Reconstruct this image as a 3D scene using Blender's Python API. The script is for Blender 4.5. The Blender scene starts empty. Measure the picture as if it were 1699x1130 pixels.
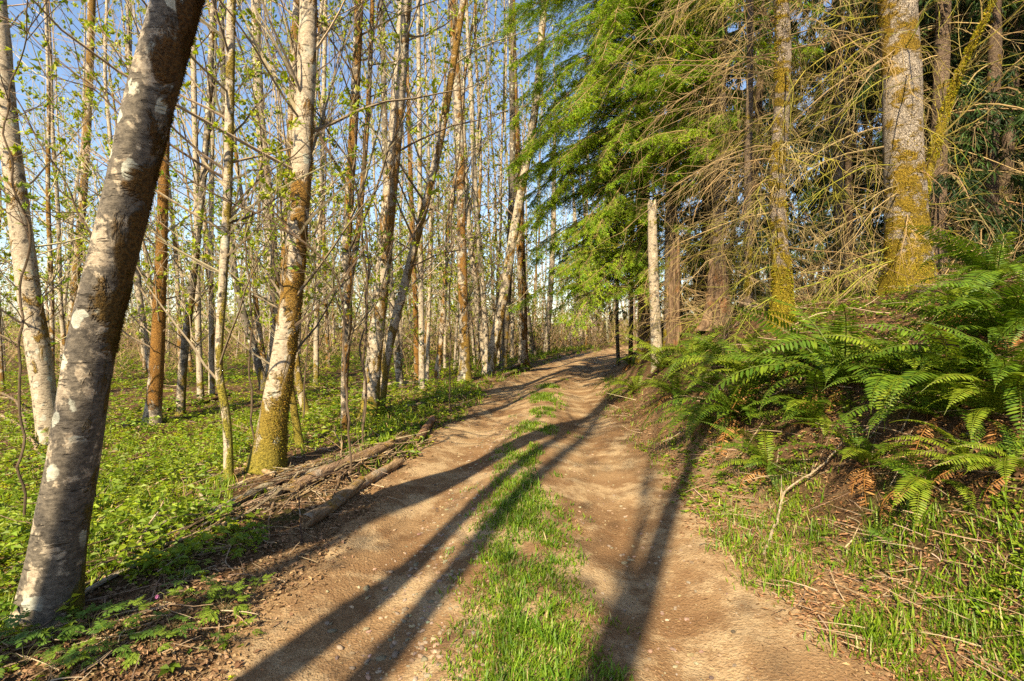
import bpy, math
import numpy as np
from mathutils import Vector, Matrix, Euler

# ------------------------------------------------------------------ camera, sky, sun, exposure
SC = bpy.context.scene
COL = SC.collection
R = math.radians
CAM_H = 1.6
FPX = 850.0                      # focal length in photo pixels (1699 wide)
PITCH = math.atan(25 / FPX)      # looking very slightly down: horizon at photo row 540
cam_d = bpy.data.cameras.new('camera'); cam_d.lens = 18.0; cam_d.sensor_width = 36.0
cam_d.clip_start = 0.05; cam_d.clip_end = 2000
cam = bpy.data.objects.new('camera', cam_d); COL.objects.link(cam)
cam.location = (0, 0, CAM_H); cam.rotation_euler = (math.pi / 2 - PITCH, 0, 0)
SC.camera = cam

SUN_AZ, SUN_EL = R(20), R(41)    # light travels towards +Y turned 20 deg to +X
w = bpy.data.worlds.new('World'); SC.world = w; w.use_nodes = True
nt = w.node_tree; nt.nodes.clear()
sky = nt.nodes.new('ShaderNodeTexSky'); sky.sky_type = 'NISHITA'; sky.sun_disc = False
sky.sun_elevation = SUN_EL; sky.sun_rotation = math.pi + SUN_AZ; sky.air_density = 1.0; sky.dust_density = 0.6; sky.ozone_density = 1.4
bg = nt.nodes.new('ShaderNodeBackground'); bg.inputs[1].default_value = 0.088
wo = nt.nodes.new('ShaderNodeOutputWorld')
nt.links.new(sky.outputs[0], bg.inputs[0]); nt.links.new(bg.outputs[0], wo.inputs[0])
sun_d = bpy.data.lights.new('sun', 'SUN'); sun_d.energy = 5.0; sun_d.angle = R(0.55); sun_d.color = (1.0, 0.85, 0.58)
sun = bpy.data.objects.new('sun', sun_d); COL.objects.link(sun); sun.location = (0, -10, 30)
SDIR = Vector((math.sin(SUN_AZ) * math.cos(SUN_EL), math.cos(SUN_AZ) * math.cos(SUN_EL), -math.sin(SUN_EL)))
sun.rotation_euler = SDIR.to_track_quat('-Z', 'Y').to_euler()
SC.view_settings.view_transform = 'Standard'; SC.view_settings.look = 'None'
SC.view_settings.exposure = 1.50; SC.view_settings.gamma = 1.0
SC.render.engine = 'CYCLES'
cy = SC.cycles
cy.max_bounces = 4; cy.diffuse_bounces = 2; cy.glossy_bounces = 1; cy.transmission_bounces = 2; cy.transparent_max_bounces = 4
cy.caustics_reflective = False; cy.caustics_refractive = False; cy.sample_clamp_indirect = 4.0
cy.use_denoising = False

rng = np.random.default_rng(11)
def U(a, b, n=None): return rng.uniform(a, b, n)
def nrm(v): return v / np.maximum(np.linalg.norm(v, axis=-1, keepdims=True), 1e-9)
def A(*x): return np.array(x, float)

# ------------------------------------------------------------------ noise
def _h(ix, iy, iz, s):
    n = (ix * 374761393 + iy * 668265263 + iz * 2147483647 + s * 974711) & 0xFFFFFFFF
    n = ((n ^ (n >> 13)) * 1274126177) & 0xFFFFFFFF
    return ((n ^ (n >> 16)) & 0xFFFF) / 65535.0
def noise3(x, y, z, s=0):
    x, y, z = np.broadcast_arrays(np.asarray(x, float), np.asarray(y, float), np.asarray(z, float))
    xi, yi, zi = np.floor(x).astype(np.int64), np.floor(y).astype(np.int64), np.floor(z).astype(np.int64)
    fx, fy, fz = x - xi, y - yi, z - zi
    fx, fy, fz = [f * f * (3 - 2 * f) for f in (fx, fy, fz)]
    r = 0
    for a in (0, 1):
        for b in (0, 1):
            for c in (0, 1):
                r = r + _h(xi + a, yi + b, zi + c, s) * (fx if a else 1 - fx) * (fy if b else 1 - fy) * (fz if c else 1 - fz)
    return r * 2 - 1
def fbm(x, y, z=0.0, s=0, o=3):
    r, a = 0, 1.0
    for k in range(o):
        r = r + a * noise3(np.asarray(x) * 2 ** k, np.asarray(y) * 2 ** k, np.asarray(z) * 2 ** k, s + k); a *= 0.5
    return r / 1.75
def sstep(a, b, x):
    t = np.clip((x - a) / (b - a), 0, 1); return t * t * (3 - 2 * t)

# ------------------------------------------------------------------ terrain (a trail with a bank to its right)
_TY = A(-40, -10, 0, 2.3, 4.4, 8.5, 13.6, 18, 22.7, 28, 34, 42, 52)
_TX = A(-3.5, -.4, 0.12, 0.12, 0.08, 0.45, 1.0, 1.9, 3.1, 4.9, 7.4, 11.6, 18.0)
_yy = np.linspace(-40, 52, 921); _xx = np.interp(_yy, _TY, _TX)
_k = np.exp(-np.linspace(-2, 2, 31) ** 2); _k /= _k.sum()
_xx = np.convolve(np.pad(_xx, 15, mode='edge'), _k, 'valid')
HALF = 1.55
def trail_x(y): return np.interp(y, _yy, _xx)
def edge_wob(y, side): return 0.16 * noise3(y * 0.9, side * 7.0, 0, 5) + 0.09 * noise3(y * 3.1, side * 3.0, 0, 6) + 0.05 * noise3(y * 8.3, side * 5.0, 0, 7)
def base_h(x, y):
    x = np.asarray(x, float); y = np.asarray(y, float)
    q = x - trail_x(y)
    s = q - HALF
    bank = (1.72 - 0.55 * sstep(18, 30, y)) * sstep(0.05, 2.25, s + 0.25 * noise3(y * 0.5, 3, 0, 9)) + 0.20 * np.clip(s - 2.2, 0, 4) + 0.10 * np.clip(s - 6.2, 0, 25)
    bank = bank * (1 + 0.10 * noise3(x * 0.9, y * 0.9, 0, 12))
    l = -q - HALF
    left = 0.07 * sstep(0.0, 0.35, l) - 0.30 * sstep(0.8, 4.5, l) - 0.25 * sstep(6, 20, l)
    rough = 0.05 * fbm(x * 1.1, y * 1.1, 0, 21) * sstep(-0.1, 0.5, np.abs(q) - HALF)
    big = 0.25 * fbm(x * 0.08, y * 0.08, 0, 25) * sstep(4, 18, np.abs(q))
    return bank + left + rough + big
def rut(q):      # two wheel ruts and a raised middle
    return -0.085 * np.exp(-((np.abs(q + 0.03) - 0.82) / 0.34) ** 2) + 0.035 * np.exp(-(q / 0.32) ** 2)
def path_h(x, y):
    q = x - trail_x(y)
    return base_h(x, y) + rut(q) + 0.02 * fbm(x * 1.7, y * 1.7, 0, 31) + 0.002 * fbm(x * 9, y * 9, 0, 33)
def on_path(x, y):
    q = np.asarray(x) - trail_x(y)
    return np.where(q < 0, HALF + edge_wob(y, 0) + q, HALF + edge_wob(y, 1) - q)     # >0 on the trail
def ground_h(x, y):     # the forest floor dives under the trail sheet
    e = on_path(x, y)
    fine = 0.018 * fbm(x * 4.0, y * 4.0, 0, 41) * (1 - sstep(-0.1, 0.2, e))
    return base_h(x, y) + fine - 0.16 * sstep(-0.02, 0.22, e) + 0.03 * (1 - sstep(-0.25, 0.05, e))
def path_z(x, y): return path_h(x, y) - 0.26 * (1 - sstep(-0.32, 0.10, on_path(x, y)))
def top_h(x, y): return np.maximum(ground_h(x, y), np.where(np.abs(np.asarray(x) - trail_x(y)) < 2.05, path_z(x, y), -9))

# photo pixel -> ray -> place
_cp, _sp = math.cos(PITCH), math.sin(PITCH)
def ray(u, v):
    a, b = (u - 849.5) / FPX, -(v - 565) / FPX
    return A(a, _cp + b * _sp, -_sp + b * _cp)
def at(u, v, d):
    r = ray(u, v); r = r / r[1]; return A(0, 0, CAM_H) + r * d
def hit(u, v):
    r = ray(u, v); r = r / r[1]
    t = np.geomspace(1.2, 120, 3000); P = A(0, 0, CAM_H)[None] + t[:, None] * r[None]
    below = P[:, 2] < top_h(P[:, 0], P[:, 1])
    i = int(np.argmax(below)) if below.any() else 2600
    return P[i]

# ------------------------------------------------------------------ mesh building with numpy
class MB:
    def __init__(s): s.v = []; s.t = []; s.q = []; s.c = []; s.n = 0
    def add(s, V, T=None, Q=None, C=(1, 1, 1)):
        V = np.asarray(V, float).reshape(-1, 3); n = len(V)
        C = np.asarray(C, float)
        s.c.append(np.broadcast_to(C, (n, 3)) if C.ndim == 1 else C.reshape(-1, 3))
        s.v.append(V)
        if T is not None and len(T): s.t.append(np.asarray(T).reshape(-1, 3) + s.n)
        if Q is not None and len(Q): s.q.append(np.asarray(Q).reshape(-1, 4) + s.n)
        s.n += n; return s
    def mesh(s, name, mat, smooth=True, off=None):
        V = np.concatenate(s.v) if s.v else np.zeros((0, 3))
        if off is not None: V = V - np.asarray(off)
        T = np.concatenate(s.t) if s.t else np.zeros((0, 3), int); Q = np.concatenate(s.q) if s.q else np.zeros((0, 4), int)
        me = bpy.data.meshes.new(name)
        me.vertices.add(len(V)); me.vertices.foreach_set('co', V.astype(np.float32).ravel())
        L = np.concatenate([T.ravel(), Q.ravel()]).astype(np.int32)
        me.loops.add(len(L)); me.loops.foreach_set('vertex_index', L)
        tot = np.concatenate([np.full(len(T), 3), np.full(len(Q), 4)]).astype(np.int32)
        st = np.concatenate([[0], np.cumsum(tot)[:-1]]).astype(np.int32) if len(tot) else np.zeros(0, np.int32)
        me.polygons.add(len(tot)); me.polygons.foreach_set('loop_start', st); me.polygons.foreach_set('loop_total', tot)
        me.polygons.foreach_set('use_smooth', np.full(len(tot), smooth))
        ca = me.attributes.new('col', 'FLOAT_COLOR', 'POINT')
        C = np.concatenate(s.c) if s.c else np.zeros((0, 3))
        ca.data.foreach_set('color', np.concatenate([C, np.ones((len(C), 1))], 1).astype(np.float32).ravel())
        me.update(calc_edges=True); me.validate()
        me.materials.append(mat)
        return me

def obj(name, me, parent=None, loc=None):
    o = bpy.data.objects.new(name, me); COL.objects.link(o)
    if parent is not None: o.parent = parent
    if loc is not None: o.location = loc
    return o
def tag(o, label=None, cat=None, group=None, kind=None):
    if label: o['label'] = label
    if cat: o['category'] = cat
    if group: o['group'] = group
    if kind: o['kind'] = kind
    return o
def thing(name, label, cat, loc=(0, 0, 0), group=None):
    e = bpy.data.objects.new(name, None); COL.objects.link(e); e.location = tuple(loc); e.empty_display_size = 0.1
    return tag(e, label, cat, group)
def copy_tree(o, parent=None):
    c = o.copy(); COL.objects.link(c); c.parent = parent
    for ch in list(o.children): copy_tree(ch, c)
    return c

def tubes(mb, P, Rad, k=3, C=(1, 1, 1), cap=False):
    """P: B x n x 3, Rad: B x n"""
    B, n, _ = P.shape
    if B == 0: return
    T = np.empty_like(P); T[:, 1:-1] = P[:, 2:] - P[:, :-2]; T[:, 0] = P[:, 1] - P[:, 0]; T[:, -1] = P[:, -1] - P[:, -2]
    T = nrm(T); m = nrm(P[:, -1] - P[:, 0])
    ref = np.where(np.abs(m[:, 2:3]) > 0.75, A(1, 0.1, 0)[None], A(0.05, 0.1, 1)[None])[:, None, :]
    Uv = nrm(np.cross(T, np.broadcast_to(ref, T.shape))); Vv = np.cross(T, Uv)
    a = np.arange(k) * 2 * np.pi / k
    V = P[:, :, None, :] + Rad[:, :, None, None] * (np.cos(a)[None, None, :, None] * Uv[:, :, None, :] + np.sin(a)[None, None, :, None] * Vv[:, :, None, :])
    i = np.arange(n - 1)[:, None] * k; j = np.arange(k)[None]; j2 = (np.arange(k)[None] + 1) % k
    q = np.stack([i + j, i + j2, i + k + j2, i + k + j], -1).reshape(-1, 4)
    Q = (q[None] + (np.arange(B) * n * k)[:, None, None]).reshape(-1, 4)
    C = np.asarray(C, float)
    if C.ndim == 2 and len(C) == B: C = np.repeat(C, n * k, 0)
    T_ = None
    if cap:
        f = np.arange(1, k - 1); e0 = np.stack([0 * f, f + 1, f], -1); e1 = np.stack([0 * f, f, f + 1], -1) + (n - 1) * k
        T_ = (np.concatenate([e0, e1])[None] + (np.arange(B) * n * k)[:, None, None]).reshape(-1, 3)
    mb.add(V, T_, Q, C)

def grow(S, D, L, n=5, up=0.0, wig=0.12, g=rng):
    """polylines from starts S, directions D, lengths L; up>0 curls towards the sky, <0 droops"""
    B = len(S); P = np.empty((B, n + 1, 3)); P[:, 0] = S; d = nrm(D.copy()); L = np.broadcast_to(L, (B,))
    upv = np.broadcast_to(np.asarray(up, float), (B,))
    for i in range(n):
        d = nrm(d + g.normal(0, wig, (B, 3)) + upv[:, None] * A(0, 0, 1)[None] / n * 2)
        P[:, i + 1] = P[:, i] + d * (L / n)[:, None]
    return P
def pick(P, N, t0=0.2, t1=1.0, g=rng):
    B, n, _ = P.shape
    b = g.integers(0, B, N); t = g.uniform(t0, t1, N) * (n - 1); i = np.minimum(t.astype(int), n - 2); f = (t - i)[:, None]
    a, c = P[b, i], P[b, i + 1]
    return a * (1 - f) + c * f, nrm(c - a), b, t / (n - 1)
def rdir(N, g=rng): return nrm(g.normal(0, 1, (N, 3)))
def taper(r0, n, end=0.3): return np.asarray(r0)[:, None] * np.linspace(1, end, n)[None]

def leaves(mb, c, ax, nv, L, W, C, six=False, fold=0.12, droop=0.0):
    N = len(c); ax = nrm(ax); r = nrm(np.cross(ax, nv)); u = np.cross(r, ax)
    L = np.broadcast_to(L, (N,))[:, None]; W = np.broadcast_to(W, (N,))[:, None]
    C = np.asarray(C, float)
    if not six:
        V = np.stack([c, c + ax * L * .45 + r * W * .5 + u * W * fold, c + ax * L - u * L * droop, c + ax * L * .45 - r * W * .5 + u * W * fold], 1)
        f = np.array([[0, 1, 2], [0, 2, 3]]); m = 4
        T = (f[None] + (np.arange(N) * m)[:, None, None]).reshape(-1, 3); Q = None
    else:
        dz = u * L * droop
        V = np.stack([c, c + ax * L * .3 + r * W * .42 + u * W * fold, c + ax * L * .3 - r * W * .42 + u * W * fold,
                      c + ax * L * .68 + r * W * .40 - dz * .4 + u * W * fold, c + ax * L * .68 - r * W * .40 - dz * .4 + u * W * fold, c + ax * L - dz,
                      c + ax * L * .3, c + ax * L * .68 - dz * .4], 1); m = 8
        f = np.array([[0, 1, 6], [0, 6, 2], [3, 5, 7], [7, 5, 4]]); q = np.array([[1, 3, 7, 6], [6, 7, 4, 2]])
        T = (f[None] + (np.arange(N) * m)[:, None, None]).reshape(-1, 3); Q = (q[None] + (np.arange(N) * m)[:, None, None]).reshape(-1, 4)
    if C.ndim == 2: C = np.repeat(C, m, 0)
    mb.add(V, T, Q, C)

# ------------------------------------------------------------------ materials
class NT:
    def __init__(s, name):
        s.m = bpy.data.materials.new(name); s.m.use_nodes = True; s.t = s.m.node_tree; s.t.nodes.clear()
        s.out = s.n('ShaderNodeOutputMaterial')
    def n(s, t, **k):
        x = s.t.nodes.new(t)
        for a, b in k.items(): setattr(x, a, b)
        return x
    def l(s, a, b): s.t.links.new(a, b)
    def put(s, sock, val):
        if hasattr(val, 'is_linked') or isinstance(val, bpy.types.NodeSocket): s.l(val, sock)
        else: sock.default_value = val
    def math(s, op, a, b=0.0, c=None, clamp=False):
        x = s.n('ShaderNodeMath', operation=op, use_clamp=clamp); s.put(x.inputs[0], a); s.put(x.inputs[1], b)
        if c is not None: s.put(x.inputs[2], c)
        return x.outputs[0]
    def mix(s, f, a, b, blend='MIX'):
        x = s.n('ShaderNodeMix', data_type='RGBA', blend_type=blend); s.put(x.inputs[0], f)
        s.put(x.inputs[6], a if not isinstance(a, tuple) else (*a, 1)); s.put(x.inputs[7], b if not isinstance(b, tuple) else (*b, 1))
        return x.outputs[2]
    def noise(s, vec, scale, detail=3, rough=0.55, dist=0.0):
        x = s.n('ShaderNodeTexNoise'); s.l(vec, x.inputs['Vector']); x.inputs['Scale'].default_value = scale
        x.inputs['Detail'].default_value = detail; x.inputs['Roughness'].default_value = rough; x.inputs['Distortion'].default_value = dist
        return x.outputs[0]
    def voro(s, vec, scale, feat='F1', out=0):
        x = s.n('ShaderNodeTexVoronoi', feature=feat); s.l(vec, x.inputs['Vector']); x.inputs['Scale'].default_value = scale
        return x.outputs[out]
    def ramp(s, f, lo, hi, a=0.0, b=1.0):
        x = s.n('ShaderNodeMapRange', interpolation_type='SMOOTHSTEP'); s.l(f, x.inputs[0])
        for i, v in enumerate((lo, hi, a, b)): x.inputs[i + 1].default_value = v
        return x.outputs[0]
    def scale(s, vec, xyz):
        x = s.n('ShaderNodeVectorMath', operation='MULTIPLY'); s.l(vec, x.inputs[0]); x.inputs[1].default_value = xyz; return x.outputs[0]
    def coord(s, which='Object', rand=True):
        c = s.n('ShaderNodeTexCoord').outputs[which]
        if not rand: return c
        oi = s.n('ShaderNodeObjectInfo'); a = s.n('ShaderNodeVectorMath', operation='ADD'); s.l(c, a.inputs[0])
        cm = s.n('ShaderNodeCombineXYZ'); k = s.math('MULTIPLY', oi.outputs['Random'], 37.0)
        for i in range(3): s.l(k, cm.inputs[i])
        s.l(cm.outputs[0], a.inputs[1]); return a.outputs[0]
    def attr(s):
        a = s.n('ShaderNodeAttribute'); a.attribute_name = 'col'; return a
    def princ(s, col, rough=0.8, bump=None, dist=0.01, strength=1.0, spec=0.3):
        p = s.n('ShaderNodeBsdfPrincipled'); s.put(p.inputs['Base Color'], col if not isinstance(col, tuple) else (*col, 1))
        s.put(p.inputs['Roughness'], rough); p.inputs['Specular IOR Level'].default_value = spec
        if bump is not None:
            b = s.n('ShaderNodeBump'); b.inputs['Distance'].default_value = dist; b.inputs['Strength'].default_value = strength
            s.l(bump, b.inputs['Height']); s.l(b.outputs[0], p.inputs['Normal'])
        return p.outputs[0]
    def done(s, sh): s.l(sh, s.out.inputs[0]); return s.m

def leaf_mat(name, trans=0.4, rough=0.5, spec=0.35, tint=(1.15, 1.2, 0.5)):
    m = NT(name); a = m.attr(); g = m.n('ShaderNodeNewGeometry')
    nz = m.noise(m.coord('Object', False), 14, 2)
    c = m.mix(m.ramp(nz, .3, .7), m.mix(0.85, a.outputs[0], (0, 0, 0), 'MIX'), a.outputs[0])
    c = m.mix(m.ramp(nz, .25, .75), m.mix(1.0, a.outputs[0], (.78, .80, .75), 'MULTIPLY'), a.outputs[0])
    p = m.princ(c, rough, spec=spec)
    t = m.n('ShaderNodeBsdfTranslucent'); m.put(t.inputs[0], m.mix(1.0, c, tint, 'MULTIPLY'))
    x = m.n('ShaderNodeMixShader'); x.inputs[0].default_value = trans; m.l(p, x.inputs[1]); m.l(t.outputs[0], x.inputs[2])
    return m.done(x.outputs[0])
def col_mat(name, rough=0.85, spec=0.2, var=0.35, sc=20):
    m = NT(name); a = m.attr(); nz = m.noise(m.coord('Object', False), sc, 3)
    c = m.mix(m.ramp(nz, .3, .7, 0, var), a.outputs[0], m.mix(1.0, a.outputs[0], (.35, .33, .3), 'MULTIPLY'))
    return m.done(m.princ(c, rough, nz, 0.006, 0.6, spec))

def alder_bark(name='alder_bark', r0=(.10, .045, .012), r1=(.30, .15, .032), li=(.44, .56)):       # col: r = moss amount, g = moss hue (0 rust, 1 yellow green), b = bark paleness
    m = NT(name); a = m.attr(); sp = m.n('ShaderNodeSeparateColor'); m.l(a.outputs[0], sp.inputs[0])
    c = m.coord('Object')
    band = m.noise(m.scale(c, (2.6, 2.6, 6.5)), 1.5, 6, .68)
    blot = m.noise(m.scale(c, (1, 1, .8)), 7.5, 6, .68, .5)
    wn = m.n('ShaderNodeTexNoise'); m.l(c, wn.inputs['Vector']); wn.inputs['Scale'].default_value = 14; wn.inputs['Detail'].default_value = 4
    wa = m.n('ShaderNodeVectorMath', operation='ADD'); m.l(c, wa.inputs[0]); m.l(m.scale(wn.outputs[1], (.09, .09, .09)), wa.inputs[1])
    spots = m.voro(m.scale(wa.outputs[0], (1, 1, 0.75)), 8.0)
    fine = m.noise(m.scale(c, (1, 1, 1.7)), 34, 5, .7)
    pale = m.mix(m.ramp(fine, .3, .7), (.215, .165, .115), (.42, .35, .255))
    grey = m.mix(m.ramp(fine, .3, .7), (.05, .042, .033), (.15, .125, .095))
    th = m.math('ADD', m.math('MULTIPLY', sp.outputs[2], .55), m.math('MULTIPLY', m.math('SUBTRACT', band, .5), 1.0))
    th = m.math('ADD', th, m.math('MULTIPLY', m.math('SUBTRACT', blot, .5), 1.5))
    bark = m.mix(m.ramp(th, .19, .31), grey, pale)
    lich = m.math('MULTIPLY', m.ramp(spots, .27, .31, 1, 0), m.ramp(m.noise(c, 2.3, 2), *li))
    bark = m.mix(lich, bark, m.mix(m.ramp(fine, .3, .7), (.27, .265, .21), (.44, .43, .35)))
    dk = m.math('MULTIPLY', m.ramp(m.noise(m.scale(c, (1, 1, 5)), 9, 2, .5), .64, .70), m.ramp(band, .3, .6))
    bark = m.mix(m.math('MULTIPLY', dk, .8), bark, (.035, .028, .02))
    mn = m.noise(m.scale(c, (1, 1, .55)), 5.0, 5, .66, .5)
    mm = m.ramp(m.math('ADD', sp.outputs[0], m.math('MULTIPLY', m.math('SUBTRACT', mn, .5), 2.0)), .42, .60)
    mf = m.noise(c, 60, 3, .7)
    rust = m.mix(m.ramp(mf, .3, .7), r0, r1); grn = m.mix(m.ramp(mf, .3, .7), (.10, .10, .012), (.30, .27, .035))
    moss = m.mix(sp.outputs[1], rust, grn)
    col = m.mix(mm, bark, moss)
    h = m.math('ADD', m.math('MULTIPLY', fine, .25), m.math('MULTIPLY', blot, .4)); h = m.math('ADD', h, m.math('MULTIPLY', mm, m.math('ADD', .5, m.math('MULTIPLY', mf, 1.3))))
    h = m.math('SUBTRACT', h, m.math('MULTIPLY', dk, .4))
    return m.done(m.princ(col, .85, h, .022, 1.0, .2))
def conifer_bark():     # same col meaning
    m = NT('conifer_bark'); a = m.attr(); sp = m.n('ShaderNodeSeparateColor'); m.l(a.outputs[0], sp.inputs[0])
    c = m.coord('Object'); wv = m.n('ShaderNodeVectorMath', operation='ADD'); m.l(c, wv.inputs[0])
    nn = m.n('ShaderNodeTexNoise'); m.l(c, nn.inputs['Vector']); nn.inputs['Scale'].default_value = 9; m.l(m.scale(nn.outputs[1], (.30, .30, .30)), wv.inputs[1])
    vd = m.voro(m.scale(wv.outputs[0], (1.2, 1.2, 2.0)), 24, 'DISTANCE_TO_EDGE'); vc = m.voro(m.scale(wv.outputs[0], (1.2, 1.2, 2.0)), 24, 'F1', 1)
    fine = m.noise(m.scale(c, (1, 1, 2.2)), 40, 4, .65)
    tone = m.math('ADD', m.math('ADD', m.math('MULTIPLY', fine, .6), m.math('MULTIPLY', m.noise(m.scale(wv.outputs[0], (1, 1, 2.2)), 7, 5, .7), .55)), m.math('MULTIPLY', sp.outputs[2], .2))
    dark = m.mix(m.ramp(tone, .3, .8), (.055, .034, .022), (.20, .135, .09)); lite = m.mix(m.ramp(tone, .35, .85), (.15, .11, .08), (.52, .45, .36))
    bark = m.mix(sp.outputs[2], dark, lite)
    bark = m.mix(m.math('MULTIPLY', m.ramp(vd, .0, .16, 1, 0), m.ramp(m.noise(c, 11, 3), .35, .6, 0, .8)), bark, (.07, .045, .028))
    mn = m.noise(m.scale(c, (1, 1, 1.5)), 4.0, 5, .68, .4)
    mm = m.ramp(m.math('ADD', sp.outputs[0], m.math('MULTIPLY', m.math('SUBTRACT', mn, .5), 2.2)), .42, .62)
    mf = m.noise(c, 55, 3, .7)
    rust = m.mix(m.ramp(mf, .3, .7), (.12, .06, .012), (.36, .20, .03)); grn = m.mix(m.ramp(mf, .3, .7), (.12, .095, .010), (.38, .28, .022))
    col = m.mix(mm, bark, m.mix(sp.outputs[1], rust, grn))
    h = m.math('ADD', m.math('MULTIPLY', m.ramp(vd, 0, .12), .8), m.math('MULTIPLY', fine, .5)); h = m.math('ADD', h, m.math('MULTIPLY', mm, m.math('ADD', .4, mf)))
    return m.done(m.princ(col, .9, h, .035, 1.0, .15))
def dirt_mat():
    m = NT('trail_dirt'); c = m.coord('Object', False)
    big = m.noise(c, .9, 4, .6); mid = m.noise(c, 5, 5, .65); fin = m.noise(c, 48, 4, .7)
    col = m.mix(m.ramp(big, .32, .68), (.225, .130, .064), (.345, .228, .122))
    col = m.mix(m.ramp(m.noise(c, 1.7, 6, .7), .46, .59, 0, .88), col, (.49, .365, .218))
    col = m.mix(m.ramp(m.noise(c, 2.2, 5, .7), .50, .64, 0, .6), col, (.19, .105, .05))
    col = m.mix(m.ramp(fin, .35, .7, 0, .45), m.mix(1.0, col, (.66, .62, .58), 'MULTIPLY'), col)
    col = m.mix(m.ramp(m.voro(c, 120, 'F1'), .05, .22, .45, 0), col, (.46, .37, .26))
    h = m.math('ADD', m.math('MULTIPLY', mid, .15), m.math('MULTIPLY', fin, .7)); h = m.math('ADD', h, m.math('MULTIPLY', m.voro(c, 70), .25))
    return m.done(m.princ(col, .95, h, .02, 1.0, .1))
def floor_mat():
    m = NT('forest_floor'); c = m.coord('Object', False)
    big = m.noise(c, .7, 4, .6); mid = m.noise(c, 7, 5, .7); fin = m.noise(c, 60, 4, .7)
    col = m.mix(m.ramp(big, .35, .65), (.095, .05, .024), (.17, .10, .05))
    col = m.mix(m.ramp(mid, .4, .7, 0, .7), col, (.25, .15, .08))
    col = m.mix(m.ramp(m.noise(c, 1.6, 5, .7), .5, .62, 0, .7), col, (.085, .095, .018))
    col = m.mix(m.ramp(fin, .35, .65, 0, .8), m.mix(1.0, col, (.4, .38, .36), 'MULTIPLY'), col)
    dc = m.mix(m.ramp(big, .32, .68), (.24, .135, .07), (.38, .26, .15)); dc = m.mix(m.ramp(fin, .35, .7, 0, .5), m.mix(1.0, dc, (.6, .56, .5), 'MULTIPLY'), dc)
    sp = m.n('ShaderNodeSeparateColor'); m.l(m.attr().outputs[0], sp.inputs[0]); col = m.mix(m.ramp(m.math('ADD', sp.outputs[0], m.math('MULTIPLY', m.math('SUBTRACT', mid, .5), 1.2)), .35, .65), col, dc)
    h = m.math('ADD', mid, m.math('MULTIPLY', fin, .6))
    return m.done(m.princ(col, .95, h, .05, 1.0, .1))
def rot_mat():
    m = NT('rotten_wood'); c = m.coord('Object'); f = m.noise(m.scale(c, (1, 1, .12)), 30, 4, .65); g = m.noise(c, 3, 3)
    col = m.mix(m.ramp(f, .3, .7), (.06, .035, .02), (.22, .145, .085)); col = m.mix(m.ramp(g, .55, .7, 0, .7), col, (.20, .085, .035))
    return m.done(m.princ(col, .9, f, .04, 1, .1))
def wood_mat():
    m = NT('dead_wood'); a = m.attr(); c = m.coord('Object'); f = m.noise(m.scale(c, (8, 1, 8)), 7, 4, .65); b = m.noise(c, 7, 4, .65); v = m.noise(c, 40, 3)
    col = m.mix(m.ramp(f, .3, .7), m.mix(1.0, a.outputs[0], (.42, .38, .33), 'MULTIPLY'), a.outputs[0])
    col = m.mix(m.ramp(b, .54, .66, 0, .85), col, m.mix(m.ramp(v, .3, .7), (.12, .06, .012), (.30, .19, .03)))
    col = m.mix(m.ramp(m.noise(c, 4, 3), .60, .68, 0, .4), col, (.42, .38, .31))
    return m.done(m.princ(col, .9, m.math('ADD', f, m.math('MULTIPLY', v, .5)), .02, 1, .15))

M = dict(alder=alder_bark(), alder_dark=alder_bark('dark_mossed_alder_bark', (.035, .018, .007), (.13, .062, .018), (.34, .48)), conifer=conifer_bark(), dirt=dirt_mat(), floor=floor_mat(), rot=rot_mat(), wood=wood_mat(),
         leaf=leaf_mat('leaf', .42), needle=leaf_mat('needle', .30, .55), fern=leaf_mat('fern_frond', .32, .5, .3), grass=leaf_mat('grass_blade', .35, .5),
         deadleaf=leaf_mat('dead_leaf', .12, .8, .15, (1, .8, .6)), twig=col_mat('twig'), moss=leaf_mat('moss', .25, .9, .05), stone=col_mat('stone', .8, .3, .6, 30))
def jit(c, N, v=0.25, g=rng):
    c = np.asarray(c, float); return np.clip(c[None] * (1 + g.normal(0, v, (N, 1))) * (1 + g.normal(0, v * .35, (N, 3))), .004, .9)
def two(c0, c1, N, g=rng):
    t = g.uniform(0, 1, (N, 1)); return jit(A(*c0), N, .12, g) * (1 - t) + jit(A(*c1), N, .12, g) * t

# ------------------------------------------------------------------ ground, trail
def graded(a, b, fine, lo, hi, grow_=1.12):
    x = list(np.arange(lo, hi, fine)); s = fine
    while x[-1] < b: s *= grow_; x.append(x[-1] + s)
    s = fine; y = [lo]
    while y[-1] > a: s *= grow_; y.append(y[-1] - s)
    return np.array(y[:0:-1] + x)
gx = graded(-420, 420, .085, -6, 6); gy = graded(-60, 520, .085, 1.2, 12, 1.08)
X, Y = np.meshgrid(gx, gy); nX, nY = len(gx), len(gy)
i = np.arange(nY - 1)[:, None] * nX + np.arange(nX - 1)[None]
Q = np.stack([i, i + 1, i + nX + 1, i + nX], -1).reshape(-1, 4)
mb = MB(); dm = 1 - sstep(.02, np.where(X > trail_x(Y), 1.1, .5), -on_path(X, Y)); mb.add(np.stack([X, Y, ground_h(X, Y)], -1), None, Q, np.stack([dm, dm, dm], -1).reshape(-1, 3))
tag(obj('ground', mb.mesh('ground', M['floor'])), 'leaf-littered forest floor rising into a bank beside the trail', kind='structure')
vy = np.concatenate([np.arange(-8, 1, .2), np.arange(1, 10, .05), np.arange(10, 22, .1), np.arange(22, 50, .25)]); uq = np.linspace(-2.05, 2.05, 83)
Xp = trail_x(vy)[:, None] + uq[None]; Yp = np.broadcast_to(vy[:, None], Xp.shape); nX, nY = len(uq), len(vy)
Zp = path_z(Xp, Yp)
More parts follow.
